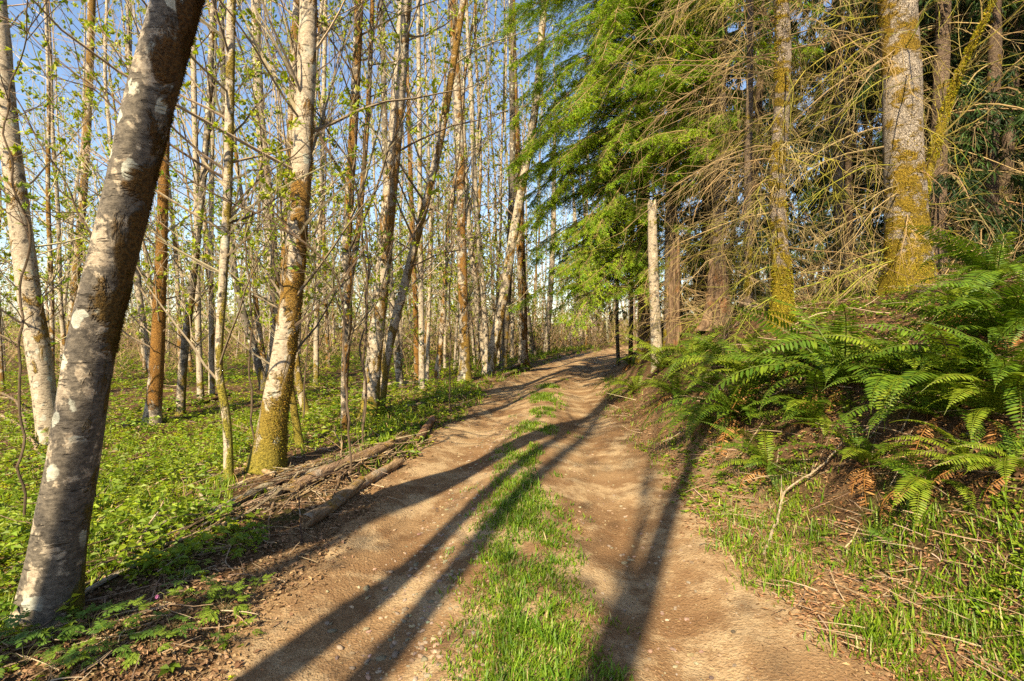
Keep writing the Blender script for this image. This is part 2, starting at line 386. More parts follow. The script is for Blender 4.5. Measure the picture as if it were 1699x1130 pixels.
i = np.arange(nY - 1)[:, None] * nX + np.arange(nX - 1)[None]
mb = MB(); mb.add(np.stack([Xp, Yp, Zp], -1), None, np.stack([i, i + 1, i + nX + 1, i + nX], -1).reshape(-1, 4))
tag(obj('path', mb.mesh('path', M['dirt'])), 'rutted dirt trail with a grassy middle curving away to the right', kind='structure')
surf = top_h

# ------------------------------------------------------------------ trunks
def smooth_poly(P, W, step, zfine=None):
    P = np.asarray(P, float); n = len(P); s = np.concatenate([[0], np.cumsum(np.linalg.norm(np.diff(P, axis=0), axis=1))])
    m = max(int(s[-1] / step), 4); t = np.linspace(0, s[-1], m + 1)
    if zfine is not None and P[-1, 2] > zfine:       # coarse rings above what the camera can see
        sf = float(np.interp(zfine, P[:, 2], s)); t = np.concatenate([np.linspace(0, sf, max(int(sf / step), 3)), np.linspace(sf, s[-1], max(int((s[-1] - sf) / .5), 3))[1:]])
    tan = np.empty_like(P); tan[1:-1] = (P[2:] - P[:-2]) / (s[2:] - s[:-2])[:, None]; tan[0] = (P[1] - P[0]) / (s[1] - s[0]); tan[-1] = (P[-1] - P[-2]) / (s[-1] - s[-2])
    k = np.clip(np.searchsorted(s, t, 'right') - 1, 0, n - 2); h = (s[k + 1] - s[k]); f = ((t - s[k]) / h)[:, None]; h = h[:, None]
    out = (2 * f ** 3 - 3 * f ** 2 + 1) * P[k] + (f ** 3 - 2 * f ** 2 + f) * h * tan[k] + (-2 * f ** 3 + 3 * f ** 2) * P[k + 1] + (f ** 3 - f ** 2) * h * tan[k + 1]
    return out, np.interp(t, s, W)
def trunk_mesh(mb, P, Rr, k, moss, mhue, pale, seed, lump=0.06, flare=0.35, base_moss=0.0, side=None, sidek=0.0, top_moss=None):
    """one trunk: tapered, lumpy, flared foot; vertex colour carries moss and paleness"""
    n = len(P); T = nrm(np.gradient(P, axis=0)); ref = A(1, 0, 0) if abs(T[n // 2][0]) < .8 else A(0, 1, 0)
    Uv = nrm(np.cross(T, ref)); Vv = np.cross(T, Uv); a = np.arange(k) * 2 * np.pi / k
    dirs = np.cos(a)[None, :, None] * Uv[:, None] + np.sin(a)[None, :, None] * Vv[:, None]
    hgt = P[:, 2] - P[0, 2]
    fl = 1 + flare * np.exp(-np.clip(hgt, 0, 9) / max(Rr[0] * 1.3, .03))[:, None] * (1 + .5 * np.cos(a * 3 + seed)[None] + .3 * np.cos(a * 5 + seed * 2)[None])
    q = P[:, None] + dirs * Rr[:, None, None]
    s_ = 1.0 / max(Rr[0], .05)
    nz = fbm(q[..., 0] * s_ * .9, q[..., 1] * s_ * .9, q[..., 2] * s_ * .45, seed, 3)
    V = P[:, None] + dirs * (Rr[:, None] * fl * (1 + lump * nz))[..., None]
    mo = np.full((n, k), float(moss)) + base_moss * np.exp(-np.clip(hgt, 0, 99) / .7)[:, None]
    if top_moss is not None: mo = mo + top_moss(hgt)[:, None]
    if side is not None: mo = mo + sidek * (dirs @ np.asarray(side, float))
    mo = mo + .25 * fbm(q[..., 0] * 2, q[..., 1] * 2, q[..., 2] * 1.1, seed + 3)
    gh = np.clip(np.full((n, k), float(mhue)) + .8 * np.exp(-np.clip(hgt, 0, 99) / .9)[:, None] * (base_moss > 0), 0, 1)
    C = np.stack([np.clip(mo, 0, 1), gh, np.full((n, k), float(pale))], -1)
    i = np.arange(n - 1)[:, None] * k; j = np.arange(k)[None]; j2 = (j + 1) % k
    f = np.arange(1, k - 1); capt = np.stack([0 * f, f, f + 1], -1) + (n - 1) * k
    mb.add(V, capt, np.stack([i + j, i + j2, i + k + j2, i + k + j], -1).reshape(-1, 4), C.reshape(-1, 3))
    return V, dirs, mo, gh
def moss_tufts(V, dirs, mo, gh, N, L=.022, thr=.5, seed=1, rust=(.20, .095, .02), grn=(.25, .23, .025), hang=.6, zmax=99, wm=.38):
    g = np.random.default_rng(seed); n, k, _ = V.shape; mbm = MB()
    area = (mo > thr) & (V[..., 2] < zmax); idx = np.argwhere(area[:-1])
    if not len(idx): return None
    s = idx[g.integers(0, len(idx), N)]; f = g.uniform(0, 1, (N, 1)); h = g.uniform(0, 1, (N, 1))
    i, j = s[:, 0], s[:, 1]; j2 = (j + 1) % k
    p = (V[i, j] * (1 - f) + V[i, j2] * f) * (1 - h) + (V[i + 1, j] * (1 - f) + V[i + 1, j2] * f) * h
    keep = fbm(p[:, 0] * 6, p[:, 1] * 6, p[:, 2] * 4, 3) + mo[i, j] > thr + .12; p, i, j = p[keep], i[keep], j[keep]; N = len(p)
    d = dirs[i, j]; t = gh[i, j][:, None]
    ax = nrm(d * .9 + g.normal(0, .45, (N, 3)) - A(0, 0, hang)[None]); C = jit(A(*rust), N, .3, g) * (1 - t) + jit(A(*grn), N, .3, g) * t
    leaves(mbm, p - d * .004, ax, g.normal(0, 1, (N, 3)), g.uniform(.3, 1.4, N) * L, L * wm, C)
    return mbm

ALDER_G = (.22, .30, .012); ALDER_G2 = (.44, .45, .03); TW_PALE = (.38, .30, .195); TW_DARK = (.115, .08, .05)
def alder_crown(P, Rr, z0, nb, seed, leafy=1.0, big=0.07, low=0, dens=1.0, pale=.6, zvis=None):
    """returns (twig mesh builder, leaf mesh builder) for a trunk polyline"""
    g = np.random.default_rng(seed); mt, ml = MB(), MB(); H = P[-1, 2] - P[0, 2]
    def start(z):
        k = np.clip(np.searchsorted(P[:, 2] - P[0, 2], z), 1, len(P) - 1); return P[k], Rr[k]
    z = np.concatenate([z0 + (H * .97 - z0) * g.uniform(0, 1, nb) ** 1.1, g.uniform(.9, z0 + .5, low)])
    if zvis is not None and zvis < H * .8: z[:nb] = np.where(np.arange(nb) < nb * .66, z0 + (max(zvis, z0 + 1) - z0) * g.uniform(0, 1, nb), g.uniform(zvis, H * .97, nb))
    S, sr = start(z); n = len(z); az = g.uniform(0, 2 * np.pi, n); el = g.uniform(.35, 1.0, n)
    D = np.stack([np.cos(az) * np.cos(el), np.sin(az) * np.cos(el), np.sin(el)], -1)
    L = g.uniform(1.2, 2.9, n) * np.clip(1.25 - z / H, .3, 1); L[nb:] *= .65
    P1 = grow(S, D, L, 7, g.uniform(-.05, .5, n), .10, g)
    c1 = two(TW_DARK, TW_PALE, n, g) if pale < 1 else jit(A(*TW_PALE), n, .15, g)
    tubes(mt, P1, taper(np.minimum(sr * .34, .007 + L * .0052), 8, .22), 4, c1)
    N2 = int(n * 6 * dens); s2, d2, b2, t2 = pick(P1, N2, .2, .98, g)
    D2 = nrm(d2 + rdir(N2, g) * .75 + A(0, 0, .12)[None]); P2 = grow(s2, D2, g.uniform(.25, .85, N2) * np.clip(L[b2], .6, 1.6), 3, .1, .18, g)
    tubes(mt, P2, taper(g.uniform(.0028, .0045, N2), 4, .4), 3, c1[b2])
    N3 = int(N2 * 1.6); s3, d3, b3, t3 = pick(P2, N3, .25, 1, g); P3 = grow(s3, nrm(d3 + rdir(N3, g) * .7), g.uniform(.1, .35, N3), 1, .1, .2, g)
    tubes(mt, P3, taper(np.full(N3, .0022), 2, .6), 3, c1[b2[b3]])
    N4 = int(N3 * 2.4 * leafy)
    if N4:
        s4, d4, b4, t4 = pick(P3, N4, .5, 1.05, g)
        if zvis is not None: kk = (s4[:, 2] - P[0, 2] < zvis) | (g.uniform(0, 1, N4) < .3); s4, d4 = s4[kk], d4[kk]; N4 = len(s4)
        ax = nrm(d4 * .7 + rdir(N4, g) * .7 + A(0, 0, -.05)[None])
        six = big > .085
        leaves(ml, s4, ax, nrm(rdir(N4, g) + A(0, 0, 1.1)[None]), g.uniform(.45, 1.15, N4) * big, g.uniform(.4, .6, N4) * big, two(ALDER_G, ALDER_G2, N4, g), six, .12, .15)
    return mt, ml

def extend(P, W, H):
    """carry a trunk seen in the photo on upwards past the frame to full height"""
    P = [np.asarray(p, float) for p in P]; W = list(W); d = nrm(P[-1] - P[-2]) if len(P) > 2 else nrm(P[-1] - P[0]); top0 = P[-1][2]; w0 = W[-1]; k = 0
    while P[-1][2] - P[0][2] < H:
        d = nrm(d + A(*(rng.normal(0, .035, 2)), .22)); P.append(P[-1] + d * 1.6)
        W.append(max(w0 * (1 - (P[-1][2] - top0) / max(P[0][2] + H + 1.5 - top0, 1)), .02)); k += 1
    return P, W

def alder(px, wid, label, moss=.25, mhue=.15, pale=.8, H=17, d=None, sides=14, step=.14, z0=2.4, nb=26, low=9, leafy=2.8, big=.068, group=None,
          base_moss=.25, tufts=0, name='alder_tree', side=(.85, .35, 0), sidek=.16, top_moss=None, fork=None, dens=.82, lump=.07, cut=None, leafseed=None, tl=.022, lean=0.0, flare=.55, pale_tw=.6, mat='alder', tw=.38, rust=(.20, .095, .02)):
    seed = rng.integers(1, 9999)
    b = hit(*px[0]) if d is None else None
    if d is None: d = b[1]
    else:
        b = at(*px[0], d); b[2] = float(surf(b[0], b[1]))
    cs = 1 / math.hypot(1, (px[0][0] - 850) / FPX); wd = [x * d / FPX / 2 * cs for x in wid]; pts = [b]
    for (u, v) in px[1:]:
        p = at(u, v, d); p = at(u, v, d + lean * (p[2] - b[2])); pts.append(p)
    ws = list(np.interp(np.linspace(0, 1, len(pts)), np.linspace(0, 1, len(wd)), wd))
    if cut is None: pts, ws = extend(pts, ws, H)
    pts[0] = pts[0] - A(0, 0, .12)
    P, Rr = smooth_poly(pts, ws, step, CAM_H + .78 * d + .3)
    root = thing(name, label, 'tree', b, group)
    mbt = MB(); V, dirs, mo, gh = trunk_mesh(mbt, P, Rr, sides, moss, mhue, pale, int(seed), lump, flare, base_moss, side, sidek, top_moss)
    if cut: mbt.v[0].reshape(V.shape)[-1, :, 2] += rng.uniform(-.03, .26, sides) * (.4 + .6 * np.abs(np.sin(np.arange(sides) * .7)))
    obj('trunk', mbt.mesh('trunk', M[mat], True, b), root)
    if fork is not None:        # a second stem out of the same foot
        fp = [at(u, v, d + .02) for (u, v) in fork[0]]; fw = [x * d / FPX / 2 * cs for x in fork[1]]; fw = list(np.interp(np.linspace(0, 1, len(fp)), np.linspace(0, 1, len(fw)), fw))
        fp, fw = extend(fp, fw, H * .85 - (fp[0][2] - b[2])); FP, FR = smooth_poly(fp, fw, step * 1.2)
        mf = MB(); trunk_mesh(mf, FP, FR, max(8, sides - 4), moss * .9, mhue, pale, int(seed) + 5, lump, .1)
        obj('stem', mf.mesh('stem', M['alder'], True, b), root)
        mt2, ml2 = alder_crown(FP, FR, 2.0, 14, int(seed) + 9, leafy, big, 2, dens, pale_tw)
        c2 = obj('crown', mt2.mesh('twigs', M['twig'], False, b), root); obj('foliage', ml2.mesh('leaves', M['leaf'], False, b), c2)
    if cut is None:
        mt, ml = alder_crown(P, Rr, z0, nb, int(seed) + 1, leafy, big, low, dens, pale_tw, CAM_H + .72 * d + .5)
        c = obj('crown', mt.mesh('twigs', M['twig'], False, b), root)
        if ml.n: obj('foliage', ml.mesh('leaves', M['leaf'], False, b), c)
    if tufts:
        mm = moss_tufts(V, dirs, mo, gh, tufts, tl, .5, int(seed) + 4, rust=rust, wm=tw, zmax=b[2] + CAM_H + .75 * d + .5)
        if mm is not None: tag(obj('moss', mm.mesh('moss', M['moss'], False, b), root), kind='stuff')
    return root

# ------------------------------------------------------------------ the alders one can tell apart (photo pixels, foot first)
NEAR = alder([(74, 1022), (98, 900), (127, 730), (155, 560), (199, 380), (243, 190), (294, 0)], [116, 100, 95, 92, 90, 90, 92],
      'large leaning alder with dark mossy side and white lichen, closest to the camera', moss=-.03, mhue=.0, pale=.24, mat='alder_dark', tw=.2, rust=(.085, .042, .012), sides=56, step=.035, lump=.055, base_moss=.15,
      tufts=42000, tl=.015, side=(.75, .45, 0), sidek=.52, top_moss=lambda h: .46 * sstep(1.0, 1.9, h) * (1 - .5 * sstep(3.6, 5, h)), z0=4.2, nb=30, low=0, leafy=.8, big=.07, flare=.32, H=19)
G1 = 'alders one can tell apart along the left of the trail'
HERO = [
 ([(84, 735), (66, 600), (47, 480), (28, 330), (12, 200), (0, 60)], [40, 46, 40, 36, 34], 'pale alder leaning out of frame beside the large leaning alder', dict(moss=.22, pale=.9, base_moss=.1, sides=24, step=.08)),
 ([(112, 640), (122, 500), (137, 330), (146, 180), (152, 0)], [20, 15, 14, 14], 'rust-mossed alder seen just left of the large leaning trunk', dict(moss=.5, pale=.8)),
 ([(252, 703), (262, 560), (268, 400), (272, 260), (276, 100)], [30, 22, 18, 16], 'straight alder wrapped in rust-orange moss right of the large leaning trunk', dict(moss=.78, mhue=.0, pale=.85, base_moss=-.9, tufts=7000, sides=20, step=.09)),
 ([(258, 640), (246, 590), (232, 500), (226, 420), (222, 300)], [13, 11, 10], 'thin grey alder slanting behind the orange-mossed trunk', dict(moss=.12, pale=.75)),
 ([(298, 688), (304, 600), (318, 480), (332, 350), (346, 180), (352, 40)], [17, 14, 12, 10], 'slim grey alder with a mossy foot leaning right in front of a brush pile', dict(moss=.2, pale=.45, base_moss=.45)),
 ([(333, 660), (329, 560), (327, 420), (324, 250), (320, 60)], [12, 10, 9], 'thin straight white alder, left one of a close pair', dict(moss=.2, pale=.95)),
 ([(351, 655), (350, 540), (350, 380), (352, 200), (356, 40)], [11, 9, 8], 'thin straight white alder, right one of a close pair', dict(moss=.15, pale=.95)),
 ([(380, 796), (376, 700), (363, 610), (369, 480), (377, 330), (381, 170), (384, 0)], [19, 13, 15, 16, 15], 'crooked slim alder with mossy lower stem left of the thick moss-footed alder', dict(moss=.36, mhue=.5, pale=.9, base_moss=.25, sides=18, step=.08)),
 ([(441, 645), (420, 575), (398, 500), (386, 430), (379, 330), (372, 160)], [15, 12, 11], 'dark thin alder slanting left behind the crooked slim alder', dict(moss=.1, pale=.12)),
 ([(449, 640), (458, 540), (452, 440), (441, 300), (430, 180), (424, 0)], [26, 22, 18, 16], 'grey-white alder rising close behind the thick moss-footed alder', dict(moss=.3, pale=.8)),
 ([(438, 778), (454, 690), (472, 580), (486, 460), (497, 330), (506, 180), (512, 0)], [66, 48, 40, 37, 35, 32, 30], 'thick white alder with yellow-green mossy foot and rust moss patches', dict(moss=.34, mhue=.08, pale=1.0, base_moss=.62, tufts=14000, sides=36, step=.05, flare=.2)),
 ([(500, 742), (489, 690), (478, 620), (474, 540), (480, 400)], [15, 13, 11], 'small moss-footed alder stem close right of the thick white alder', dict(moss=.25, pale=.9, base_moss=.6)),
 ([(512, 690), (497, 640), (488, 560), (492, 420)], [16, 12, 10], 'slender mossy alder slanting out behind the small moss-footed stem', dict(moss=.3, pale=.8, base_moss=.6)),
 ([(524, 640), (525, 540), (530, 400), (536, 200), (540, 0)], [10, 8, 7], 'very thin pale alder right of the thick white alder', dict(moss=.2, pale=.9)),
 ([(571, 716), (572, 620), (577, 520), (574, 440), (580, 320), (588, 180), (596, 0)], [12, 13, 17, 15, 15, 15], 'rust-brown alder forking at mid height into two stems', dict(moss=.5, mhue=.05, pale=.5, base_moss=-.3, fork=([(577, 480), (592, 400), (602, 300), (612, 150)], [12, 9, 8]), sides=18, step=.08)),
 ([(612, 690), (620, 600), (632, 480), (645, 340), (659, 190), (672, 0)], [32, 26, 26, 24, 23, 22], 'white alder leaning slightly right with a scarred foot', dict(moss=.36, mhue=.05, pale=1.0, base_moss=.25, tufts=5000, sides=24, step=.08)),
 ([(628, 682), (640, 600), (656, 530), (682, 430), (708, 330), (733, 220), (756, 80)], [18, 16, 14, 12, 11], 'bent mossy alder sweeping right from beside the scarred white alder', dict(moss=.45, mhue=.15, pale=.9, base_moss=.1)),
 ([(665, 642), (657, 570), (648, 470), (640, 300), (636, 100)], [13, 11, 9], 'dark-footed thin alder behind the bent mossy alder', dict(moss=.15, pale=.35)),
 ([(700, 645), (699, 540), (697, 400), (696, 220), (694, 30)], [11, 9, 8, 7], 'thin straight cream-coloured alder between the bent alder and the dark-barred one', dict(moss=.2, pale=1.0)),
 ([(692, 630), (690, 540), (686, 420), (680, 260)], [10, 8, 7], 'rust-coloured thin alder close behind the straight cream one', dict(moss=.75, mhue=0, pale=.6, base_moss=0)),
 ([(772, 632), (770, 540), (766, 420), (764, 280), (758, 150), (750, 0)], [20, 16, 15, 14, 13], 'dark-barred upright alder with rust moss beside the open grass', dict(moss=.46, mhue=.0, pale=.65, base_moss=.1, sides=18)),
 ([(806, 615), (797, 540), (785, 440), (775, 340), (768, 200)], [10, 9, 8], 'pale thin alder slanting left from the foot of the trailside pair', dict(moss=.2, pale=1.0)),
 ([(810, 618), (806, 550), (797, 430), (788, 310), (782, 160)], [10, 9, 8], 'second pale slanting alder, nearer the trail than its twin', dict(moss=.15, pale=1.0)),
 ([(809, 622), (822, 560), (836, 490), (850, 400), (868, 300), (888, 180), (900, 40)], [18, 15, 15, 13, 11], 'alder leaning right over the grassy trail edge', dict(moss=.32, pale=.75, base_moss=.1, sides=16)),
 ([(833, 613), (838, 560), (843, 490), (846, 400), (850, 250), (848, 60)], [13, 11, 10, 9], 'dark alder crossing the right-leaning trailside alder', dict(moss=.2, pale=.15)),
 ([(868, 604), (868, 540), (865, 450), (860, 330), (854, 180), (850, 20)], [16, 14, 13, 11], 'rust-mossed alder by the cut logs at the trail edge', dict(moss=.52, mhue=.05, pale=.9, base_moss=0)),
 ([(886, 590), (878, 540), (870, 470), (866, 330)], [9, 8, 7], 'dark thin alder leaning left behind the cut logs', dict(moss=.1, pale=.25)),
 ([(906, 586), (909, 540), (913, 490), (918, 380)], [11, 10, 9], 'short-looking white alder under the green hemlock boughs', dict(moss=.25, pale=1.0)),
 ([(944, 577), (952, 535), (961, 490), (972, 400)], [9, 8, 7], 'grey alder leaning right beneath the hemlock boughs', dict(moss=.2, pale=.6)),
 ([(965, 573), (962, 530), (959, 470), (955, 380)], [8, 8, 7], 'pale alder standing where the trail bends away', dict(moss=.25, pale=1.0)),
 ([(988, 571), (989, 530), (991, 470), (992, 380)], [7, 6, 6], 'thin speckled alder at the far end of the trail', dict(moss=.2, pale=.7)),
]
for px, wd, lab, kw in HERO: alder(px, wd, lab, **{**dict(group=G1), **kw, 'moss': kw.get('moss', .25) + .08, 'pale': kw.get('pale', .8) * .8})
SNAG = alder([(1091, 640), (1089, 560), (1085, 470), (1083, 400), (1082, 346)], [21, 18, 16, 15], 'pale speckled alder snag with a snapped top on the ferny bank', cut=True, d=11.5, moss=.24, mhue=.8, pale=.62, base_moss=.1, sides=18, step=.08, flare=.1)

# ------------------------------------------------------------------ far stand of slender alders
def far_variant(k):
    g = np.random.default_rng(100 + k); H = g.uniform(14, 20); n = 9; z = np.linspace(-.1, H, n)
    lean = g.normal(0, .05, 2); bx = np.cumsum(g.normal(0, .07, (n, 2)), 0); bx -= bx[0]
    P = np.stack([bx[:, 0] + lean[0] * z, bx[:, 1] + lean[1] * z, z], -1); r0 = g.uniform(.05, .09)
    P, Rr = smooth_poly(P, np.linspace(r0, .015, n), .7)
    mbt = MB(); trunk_mesh(mbt, P, Rr, 7, g.choice([.2, .35, .5]), .1, g.choice([1.0, .85, .7]), 50 + k, .06, .2)
    mt, ml = alder_crown(P, Rr, g.uniform(2.2, 4), 26, 300 + k, 3.0, .115, 8, .5, 1)
    return mbt.mesh('trunk', M['alder']), mt.mesh('twigs', M['twig'], False), ml.mesh('leaves', M['leaf'], False)
FV = [far_variant(k) for k in range(9)]
cnt = 0; placed = []
ZU = [74, 260, 380, 500, 580, 650, 772, 870]
ZONES = ['left of the large leaning alder', 'right of the large leaning alder', 'left of the crooked slim alder', 'beside the thick moss-footed alder', 'left of the forked alder', 'beside the scarred white alder', 'left of the dark-barred alder', 'right of the dark-barred alder', 'at the bend of the trail']
while cnt < 185:
    ang = U(-50, 15); dd = 10 + 62 * U(0, 1) ** .95; x, y = dd * math.tan(R(ang)), dd
    if -(x - trail_x(min(y, 52))) - HALF < 1.2: continue
    if dd < 14 and ang > -20: continue
    if any((x - a) ** 2 + (y - b) ** 2 < .5 for a, b in placed): continue
    placed.append((x, y)); t, c, l = FV[rng.integers(0, len(FV))]; u_ = 850 + FPX * x / y
    FARLAB = 'slender far alder of the %s, %s' % (('front rows', 'middle rows', 'back rows')[int(dd > 24) + int(dd > 42)], ZONES[int(np.searchsorted(ZU, u_))])
    e = thing('slender_alder', FARLAB, 'tree', (x, y, float(ground_h(x, y))), 'slender alders of the far stand')
    e.rotation_euler = (rng.normal(0, .035), rng.normal(0, .035), U(0, 6.28)); s = U(.8, 1.25); e.scale = (s, s, s)
    obj('trunk', t, e); cc = obj('crown', c, e); obj('foliage', l, cc); cnt += 1

# far wood that reads as one mass beyond the stand
g = np.random.default_rng(5); mb = MB(); N = 560; an = g.uniform(-60, 40, N); dd = g.uniform(48, 115, N)
S = np.stack([dd * np.tan(np.radians(an)), dd, np.zeros(N)], -1); S[:, 2] = ground_h(S[:, 0], S[:, 1]) - .2
Hh = g.uniform(9, 17, N); PT = grow(S, np.tile(A(0, 0, 1), (N, 1)), Hh, 5, .3, .05, g); tubes(mb, PT, taper(g.uniform(.05, .12, N), 6, .25), 4, jit((.36, .31, .24), N, .2, g))
N2 = N * 8; s2, d2, b2, t2 = pick(PT, N2, .02, 1, g); P2 = grow(s2, nrm(d2 + rdir(N2, g) * .9), g.uniform(1, 3.2, N2), 3, .3, .15, g); tubes(mb, P2, taper(np.full(N2, .024), 4, .4), 3, jit((.30, .25, .19), N2, .2, g))
tag(obj('far_woods', mb.mesh('far_woods', M['twig'], False)), 'distant leafless wood massed behind the alder stand', 'woods', kind='stuff')
mb = MB(); N4 = N2 * 10; s4, d4, b4, _ = pick(P2, N4, .2, 1, g); leaves(mb, s4 + g.normal(0, .3, (N4, 3)), rdir(N4, g), rdir(N4, g), g.uniform(.25, .55, N4), g.uniform(.15, .36, N4), two((.13, .13, .03), (.24, .23, .05), N4, g))
n = 15000; d_ = g.uniform(46, 95, n); x_ = d_ * np.tan(np.radians(g.uniform(-58, 30, n))); kk = x_ < trail_x(np.minimum(d_, 52)) - 4; x_, d_ = x_[kk], d_[kk]; n = len(x_); zz = g.uniform(0, 1, n) ** 1.5 * (3.2 + 2.6 * fbm(x_ * .12, d_ * .12, 0, 88)); leaves(mb, np.stack([x_, d_, ground_h(x_, d_) + zz], -1), rdir(n, g), rdir(n, g), g.uniform(.25, .6, n), g.uniform(.12, .3, n), two((.17, .135, .05), (.26, .23, .06), n, g))
tag(obj('far_foliage', mb.mesh('far_foliage', M['leaf'], False)), 'distant spring foliage massed behind the alder stand', 'foliage', kind='stuff')

# ------------------------------------------------------------------ conifers
TAN = (.40, .29, .135); TAN2 = (.24, .165, .075); MOSSY = (.25, .22, .03)
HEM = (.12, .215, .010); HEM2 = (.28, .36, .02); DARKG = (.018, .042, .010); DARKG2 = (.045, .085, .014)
def dead_branches(mt, P, Rr, z0, z1, n, g, L=(.8, 2.4), dens=1.0, mossy=.25, aim=None):
    z = g.uniform(z0, z1, n); k = np.clip(np.searchsorted(P[:, 2] - P[0, 2], z), 1, len(P) - 1); S = P[k]; sr = Rr[k]
    az = g.uniform(0, 2 * np.pi, n) if aim is None else g.normal(aim[0], aim[1], n); el = g.uniform(-.25, .35, n)
    D = np.stack([np.cos(az) * np.cos(el), np.sin(az) * np.cos(el), np.sin(el)], -1); Ln = g.uniform(*L, n)
    P1 = grow(S, D, Ln, 8, g.uniform(-.75, -.05, n), .13, g)
    c1 = np.where(g.uniform(0, 1, (n, 1)) < mossy, jit(MOSSY, n, .2, g), two(TAN, TAN2, n, g))
    tubes(mt, P1, taper(np.minimum(sr * .3, .004 + Ln * .0034), 9, .2), 4, c1)
    N2 = int(n * 9 * dens); s2, d2, b2, t2 = pick(P1, N2, .15, .98, g)
    P2 = grow(s2, nrm(d2 + rdir(N2, g) * .85 + A(0, 0, -.15)[None]), g.uniform(.2, .8, N2) * np.clip(Ln[b2], .5, 1.5), 4, -.25, .22, g); tubes(mt, P2, taper(g.uniform(.0022, .0035, N2), 5, .4), 3, c1[b2])
    N3 = int(N2 * 1.8); s3, d3, b3, t3 = pick(P2, N3, .2, 1, g); P3 = grow(s3, nrm(d3 + rdir(N3, g) * .8), g.uniform(.08, .35, N3), 2, -.2, .25, g); tubes(mt, P3, taper(np.full(N3, .0021), 3, .5), 3, c1[b2[b3]])
    return P1, P2
def sprays(mt, ml, P, Rr, z0, z1, n, g, L=(1.2, 3.2), c0=HEM, c1=HEM2, dens=1.0, size=1.0, aim=None, droop=-.7, Lz=None):
    """live boughs: drooping primaries, flat side twigs, many small needle tufts"""
    z = g.uniform(z0, z1, n); k = np.clip(np.searchsorted(P[:, 2] - P[0, 2], z), 1, len(P) - 1); S = P[k]; H = P[-1, 2] - P[0, 2]
    az = g.uniform(0, 2 * np.pi, n) if aim is None else np.where(g.uniform(0, 1, n) < .65, g.normal(aim[0], aim[1], n), g.uniform(0, 6.28, n)); el = g.uniform(-.05, .40, n)
    D = np.stack([np.cos(az) * np.cos(el), np.sin(az) * np.cos(el), np.sin(el)], -1); Ln = g.uniform(*L, n) * np.clip(1.35 - z / H, .12, 1)
    P1 = grow(S, D, Ln, 8, droop * g.uniform(.5, 1.2, n), .07, g); tubes(mt, P1, taper(.006 + Ln * .006, 9, .2), 4, jit(TAN2, n, .2, g))
    N2 = int(n * 22 * dens); s2, d2, b2, t2 = pick(P1, N2, .18, 1, g)
    sd = nrm(np.cross(d2, A(0, 0, 1)[None])) * g.choice([-1, 1], (N2, 1)); L2 = g.uniform(.25, .75, N2) * np.clip(1.15 - .7 * t2, .3, 1) * np.clip(Ln[b2] / 2, .5, 1.3)
    P2 = grow(s2, nrm(d2 * .7 + sd * .8 + g.normal(0, .18, (N2, 3))), L2, 3, -.5, .10, g); tubes(mt, P2[::2], taper(np.full(len(P2[::2]), .003), 4, .5), 3, jit(TAN2, len(P2[::2]), .2, g))
    N3 = int(N2 * 11); s3, d3, b3, t3 = pick(P2, N3, .05, 1.02, g); s_d = nrm(np.cross(d3, A(0, 0, 1)[None])) * g.choice([-1, 1], (N3, 1))
    ax = nrm(d3 * .8 + s_d * g.uniform(.2, 1.1, (N3, 1)) + g.normal(0, .22, (N3, 3)) + A(0, 0, -.18)[None])
    cb = two(c0, c1, n, g)[b2[b3]] * g.uniform(.75, 1.25, (N3, 1))
    leaves(ml, s3, ax, nrm(A(0, 0, 1)[None] + g.normal(0, .35, (N3, 3))), g.uniform(.07, .17, N3) * size, g.uniform(.013, .024, N3) * size, cb, False, .1, .1)
def bough_variant(k, L, c0, c1):
    g = np.random.default_rng(800 + k); mt, ml = MB(), MB()
    P1 = grow(np.zeros((1, 3)), A(1, 0, g.uniform(.1, .3))[None], L, 9, -.40, .06, g); tubes(mt, P1, taper(np.array([.006 + L * .005]), 10, .2), 4, A(*TAN2))
    N2 = int(26 * L); s2, d2, _, t2 = pick(P1, N2, .10, 1, g); sd = nrm(np.cross(d2, A(0, 0, 1)[None])) * g.choice([-1, 1], (N2, 1))
    P2 = grow(s2, nrm(d2 * .75 + sd * .8 + g.normal(0, .15, (N2, 3))), g.uniform(.22, .55, N2) * L ** .55 * np.clip(1.1 - .8 * t2, .22, 1), 4, -.28, .10, g); tubes(mt, P2, taper(np.full(N2, .003), 5, .4), 3, jit(TAN2, N2, .2, g))
    N3 = N2 * 8; s3, d3, b3, t3 = pick(P2, N3, .08, 1, g); sd = nrm(np.cross(d3, A(0, 0, 1)[None])) * g.choice([-1, 1], (N3, 1)); P3 = grow(s3, nrm(d3 * .8 + sd * .75 + g.normal(0, .15, (N3, 3))), g.uniform(.06, .20, N3) * np.clip(1.15 - .6 * t3, .4, 1), 2, -.22, .1, g)
    N4 = N3 * 9; s4, d4, b4, t4 = pick(P3, N4, 0, 1, g); sd = nrm(np.cross(d4, A(0, 0, 1)[None])) * g.choice([-1, 1], (N4, 1)); bc = two(c0, c1, N2, g)[b3[b4]] * g.uniform(.8, 1.2, (N4, 1)) * (.85 + .35 * t3[b4])[:, None]
    leaves(ml, s4, nrm(d4 * .75 + sd * .8 + g.normal(0, .2, (N4, 3))), nrm(A(0, 0, 1)[None] + g.normal(0, .4, (N4, 3))), g.uniform(.028, .055, N4), g.uniform(.009, .014, N4), bc, False, .08, .05)
    return mt.mesh('bough', M['twig'], False), ml.mesh('needles', M['needle'], False)
BOUGHS = {}
